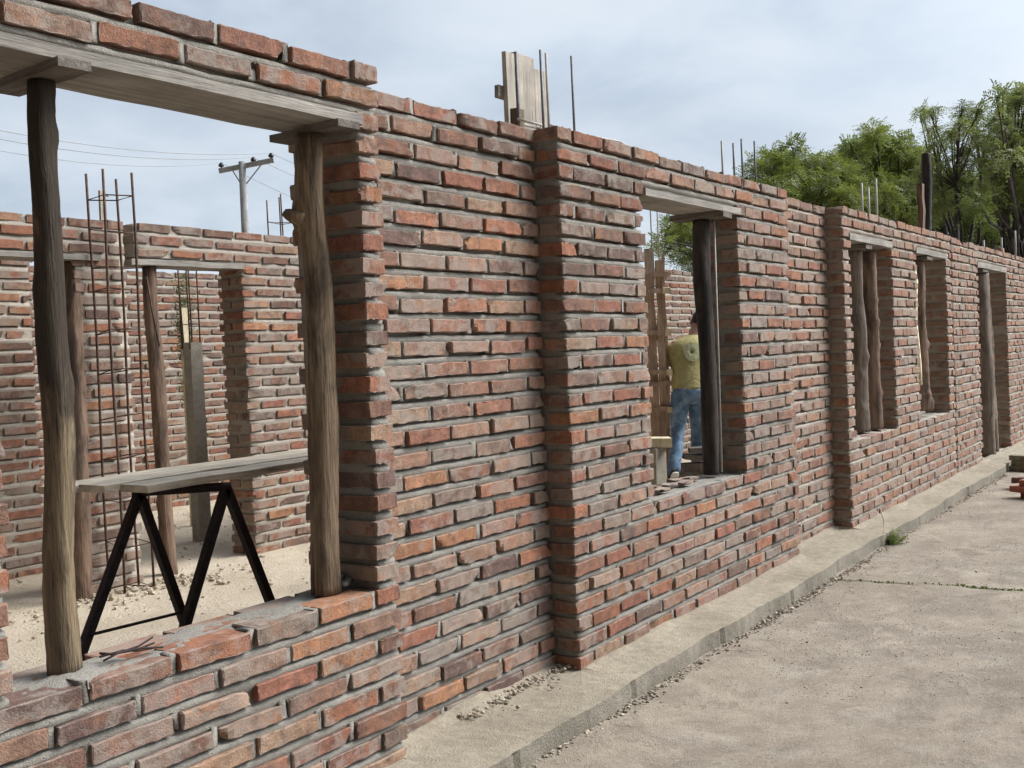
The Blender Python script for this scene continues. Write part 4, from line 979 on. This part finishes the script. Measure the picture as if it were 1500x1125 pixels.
def weed(label, base, h, n, mat, spread=.06, ls=.02, name='weed_plant', rc=None, lv=(.35, .6, .85), dn=500):
    base = np.array(base, float); t = thing(name, label, 'plant', base); b = MB(); c = []; r = []
    for i in range(n):
        top = base+np.array([rng.normal(0, spread), rng.normal(0, spread), h*rng.uniform(.5, 1)]); b.tube([base, (base+top)/2+rng.normal(0, spread*.2, 3), top], [.003, .0025, .001], 5)
        for s in lv: c.append(base+(top-base)*s); r.append(rc or h*.14)
    b.build('stem', M['trunk'], t); b = MB(); leaf_sprays(b, c, r, dn, ls, [.45]*len(c), 1, 6); b.build('leaf', mat, t, smooth=False)
g_ = onZ(1296, 796, GZ); g_[1] = -.30; weed('small green weed growing at the ledge foot before the second pilaster', g_, .11, 9, M['leaf_a'], .045, .018)
g_ = onZ(1288, 775, -.02); b = MB(); b.tube([g_+np.array([0, -.03, -.06]), g_+np.array([.02, -.03, .06]), g_+np.array([-.03, -.02, .16])], .004, 5); tag(b.build('dry_stalk', M['yellow_z'], loc=g_), 'dry yellow stalk leaning on the ledge edge by the small weed', 'stalk')
c_ = onD(268, 425, 10.2); weed('narrow dark green plant behind the pale yellow plank in the inner doorway', (c_[0], c_[1], 0), 2.40, 5, M['leaf_d'], .010, .028, 'shrub', .045, (.83, .88, .93, .97), 9000)
for i, (x, y) in enumerate(((9, 303), (29, 304))):
    c_ = onD(x, y, 8.4); weed(['green sprig sticking up over the inner wall, nearer the left frame edge', 'green sprig sticking up over the inner wall, nearer the dark prop'][i], (c_[0], c_[1], 2.37), .12, 3, M['leaf_b'], .012, .03)
b = MB(); Vs = []
for i in range(260):
    y = -(1.0+1.1*rng.uniform()) if rng.uniform() < .75 else -(.3+.9*rng.uniform()); x = float(CRK(y))+rng.normal(0, .009); Vs.append((x, y))
for (x, y) in Vs:
    a_ = rng.uniform(0, 6.28); h_ = rng.uniform(-.004, .007); w_ = .003
    b.add([(x-w_*math.cos(a_), y-w_*math.sin(a_), GZ-.012), (x+w_*math.cos(a_), y+w_*math.sin(a_), GZ-.012), (x+rng.normal(0, .006), y+rng.normal(0, .006), GZ+h_), (x+rng.normal(0, .006), y+rng.normal(0, .006), GZ+h_)], [[0, 1, 2, 3]], 0, lf=np.full(4, rng.uniform(.1, .6)))
struct(b.build('grass', M['leaf_b'], smooth=False), 'stuff')

# ================================================================== LOOSE BRICKS BY THE RIGHT EDGE
G = 'loose bricks piled by the ledge'
spec = [((6.42, -.70), GZ, 10, 'red brick lying lowest and nearest in the loose pile', 0), ((6.36, -.62), GZ+.056, -8, 'bright red brick on top of the lowest one in the loose pile', 0),
        ((7.05, -.62), GZ, 5, 'red brick on the ground behind the nearest two in the loose pile', 0), ((7.0, -.52), GZ+.056, 24, 'dark brown brick poking out left of the loose pile', 1), ((7.10, -.66), GZ+.112, -12, 'red brick third up in the loose pile', 0),
        ((7.6, -.60), GZ, 8, 'greenish brick at the bottom of the back of the pile', 2), ((7.6, -.62), GZ+.056, -10, 'mossy grey-green brick in the middle of the back stack', 2), ((7.62, -.60), GZ+.112, 15, 'mossy grey-green brick on top of the back stack', 2),
        ((6.38, -.70), GZ+.112, 6, 'orange brick topmost of the nearest loose stack', 0), ((6.47, -.86), GZ, 2, 'red brick side by side with the lowest nearest one in the pile', 0), ((6.45, -.84), GZ+.056, -6, 'orange brick second up, right of the nearest stack top', 0),
        ((6.55, -1.15), GZ, 40, 'red brick lying right of the nearest pair', 0), ((7.2, -.95), GZ, -30, 'brown brick lying right of the middle of the pile', 1)]
for (x, y), z, a_, lab, kind in spec:
    y -= .14
    if kind == 2: x, y = x+.8, y+.34
    b = MB(); put_brick(b, (-.123, -.058, 0), (.123, .058, .054), (12, 3, 5), np.array([(.34, .115, .075, .02), (.16, .085, .065, .05), (.20, .215, .15, .03)][kind]), 1.1)
    o = b.build('loose_brick', M['brick'], loc=(0, 0, 0)); o.location = (x, y, z); o.rotation_euler.z = math.radians(a_+70); tag(o, lab, 'brick', G)

# ================================================================== LIGHT
w = bpy.data.worlds.new('World'); sc.world = w; w.use_nodes = True; nt = w.node_tree; nt.nodes.clear()
SUN_EL, SUN_AZ = math.radians(43), math.radians(-38)      # sun over the yard, in front of the wall and to the right (azimuth from +X)
out = nt.nodes.new('ShaderNodeOutputWorld'); bg = nt.nodes.new('ShaderNodeBackground'); nt.links.new(bg.outputs[0], out.inputs[0])
sky = nt.nodes.new('ShaderNodeTexSky'); sky.sky_type = 'NISHITA'; sky.sun_disc = False; sky.sun_elevation = SUN_EL; sky.sun_rotation = PI/2-SUN_AZ
sky.air_density = 1.0; sky.dust_density = 2.0
class WN(NT):
    def __init__(s): s.t = nt; s.n = nt.nodes
g = WN(); co = g.n.new('ShaderNodeTexCoord').outputs['Generated']
sp = g.n.new('ShaderNodeSeparateXYZ'); g.L(co, sp.inputs[0])
den = g.math('ADD', g.math('MAXIMUM', sp.outputs[2], 0.0), 0.22)
cb = g.n.new('ShaderNodeCombineXYZ'); g.L(g.math('DIVIDE', sp.outputs[0], den), cb.inputs[0]); g.L(g.math('DIVIDE', sp.outputs[1], den), cb.inputs[1])
n1 = g.noise(cb.outputs[0], 0.75, 7, 0.52, 0.6); n2 = g.noise(cb.outputs[0], 2.3, 6, 0.55, 0.4)
cloud = g.mix(g.ramp(n1, 0.36, 0.60), (0.43, 0.495, 0.58), (0.54, 0.605, 0.68))
cloud = g.mix(g.ramp(n2, 0.40, 0.72, 0, .5), cloud, (0.62, 0.675, 0.73))
skyc = g.scalecol(sky.outputs[0], 0.10)
col = g.mix(g.ramp(n2, 0.30, 0.50, .72, .96), skyc, cloud)
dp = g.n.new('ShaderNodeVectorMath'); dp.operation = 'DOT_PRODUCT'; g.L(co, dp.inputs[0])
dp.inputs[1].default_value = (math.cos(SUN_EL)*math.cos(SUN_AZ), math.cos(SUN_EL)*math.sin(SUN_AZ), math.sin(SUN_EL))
glow = g.math('POWER', g.math('MAXIMUM', dp.outputs['Value'], 0.0), 10.0)          # thin cloud round the veiled sun, brightened to light the wall
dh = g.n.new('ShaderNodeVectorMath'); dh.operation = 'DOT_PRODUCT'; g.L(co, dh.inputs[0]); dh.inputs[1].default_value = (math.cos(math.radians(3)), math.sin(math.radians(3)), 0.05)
side = g.ramp(dh.outputs['Value'], -0.60, 0.40, 0.10, 1.0)                       # sky dimmed behind and left of camera to keep left-facing brickwork dark
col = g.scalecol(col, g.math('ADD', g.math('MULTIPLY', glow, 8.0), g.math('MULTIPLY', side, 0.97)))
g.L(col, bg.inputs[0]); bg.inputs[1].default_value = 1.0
sd_ = bpy.data.lights.new('sun', 'SUN'); sd_.energy = 2.9; sd_.angle = math.radians(26); sd_.color = (1.0, 0.95, 0.87)
sun = bpy.data.objects.new('sun', sd_); COL.objects.link(sun)
dv = Vector((math.cos(SUN_EL)*math.cos(SUN_AZ), math.cos(SUN_EL)*math.sin(SUN_AZ), math.sin(SUN_EL)))
sun.rotation_euler = dv.to_track_quat('Z', 'Y').to_euler()
sc.view_settings.view_transform = 'Standard'; sc.view_settings.look = 'None'; sc.view_settings.gamma = 1.0; sc.view_settings.exposure = 0.46
sc.render.film_transparent = False
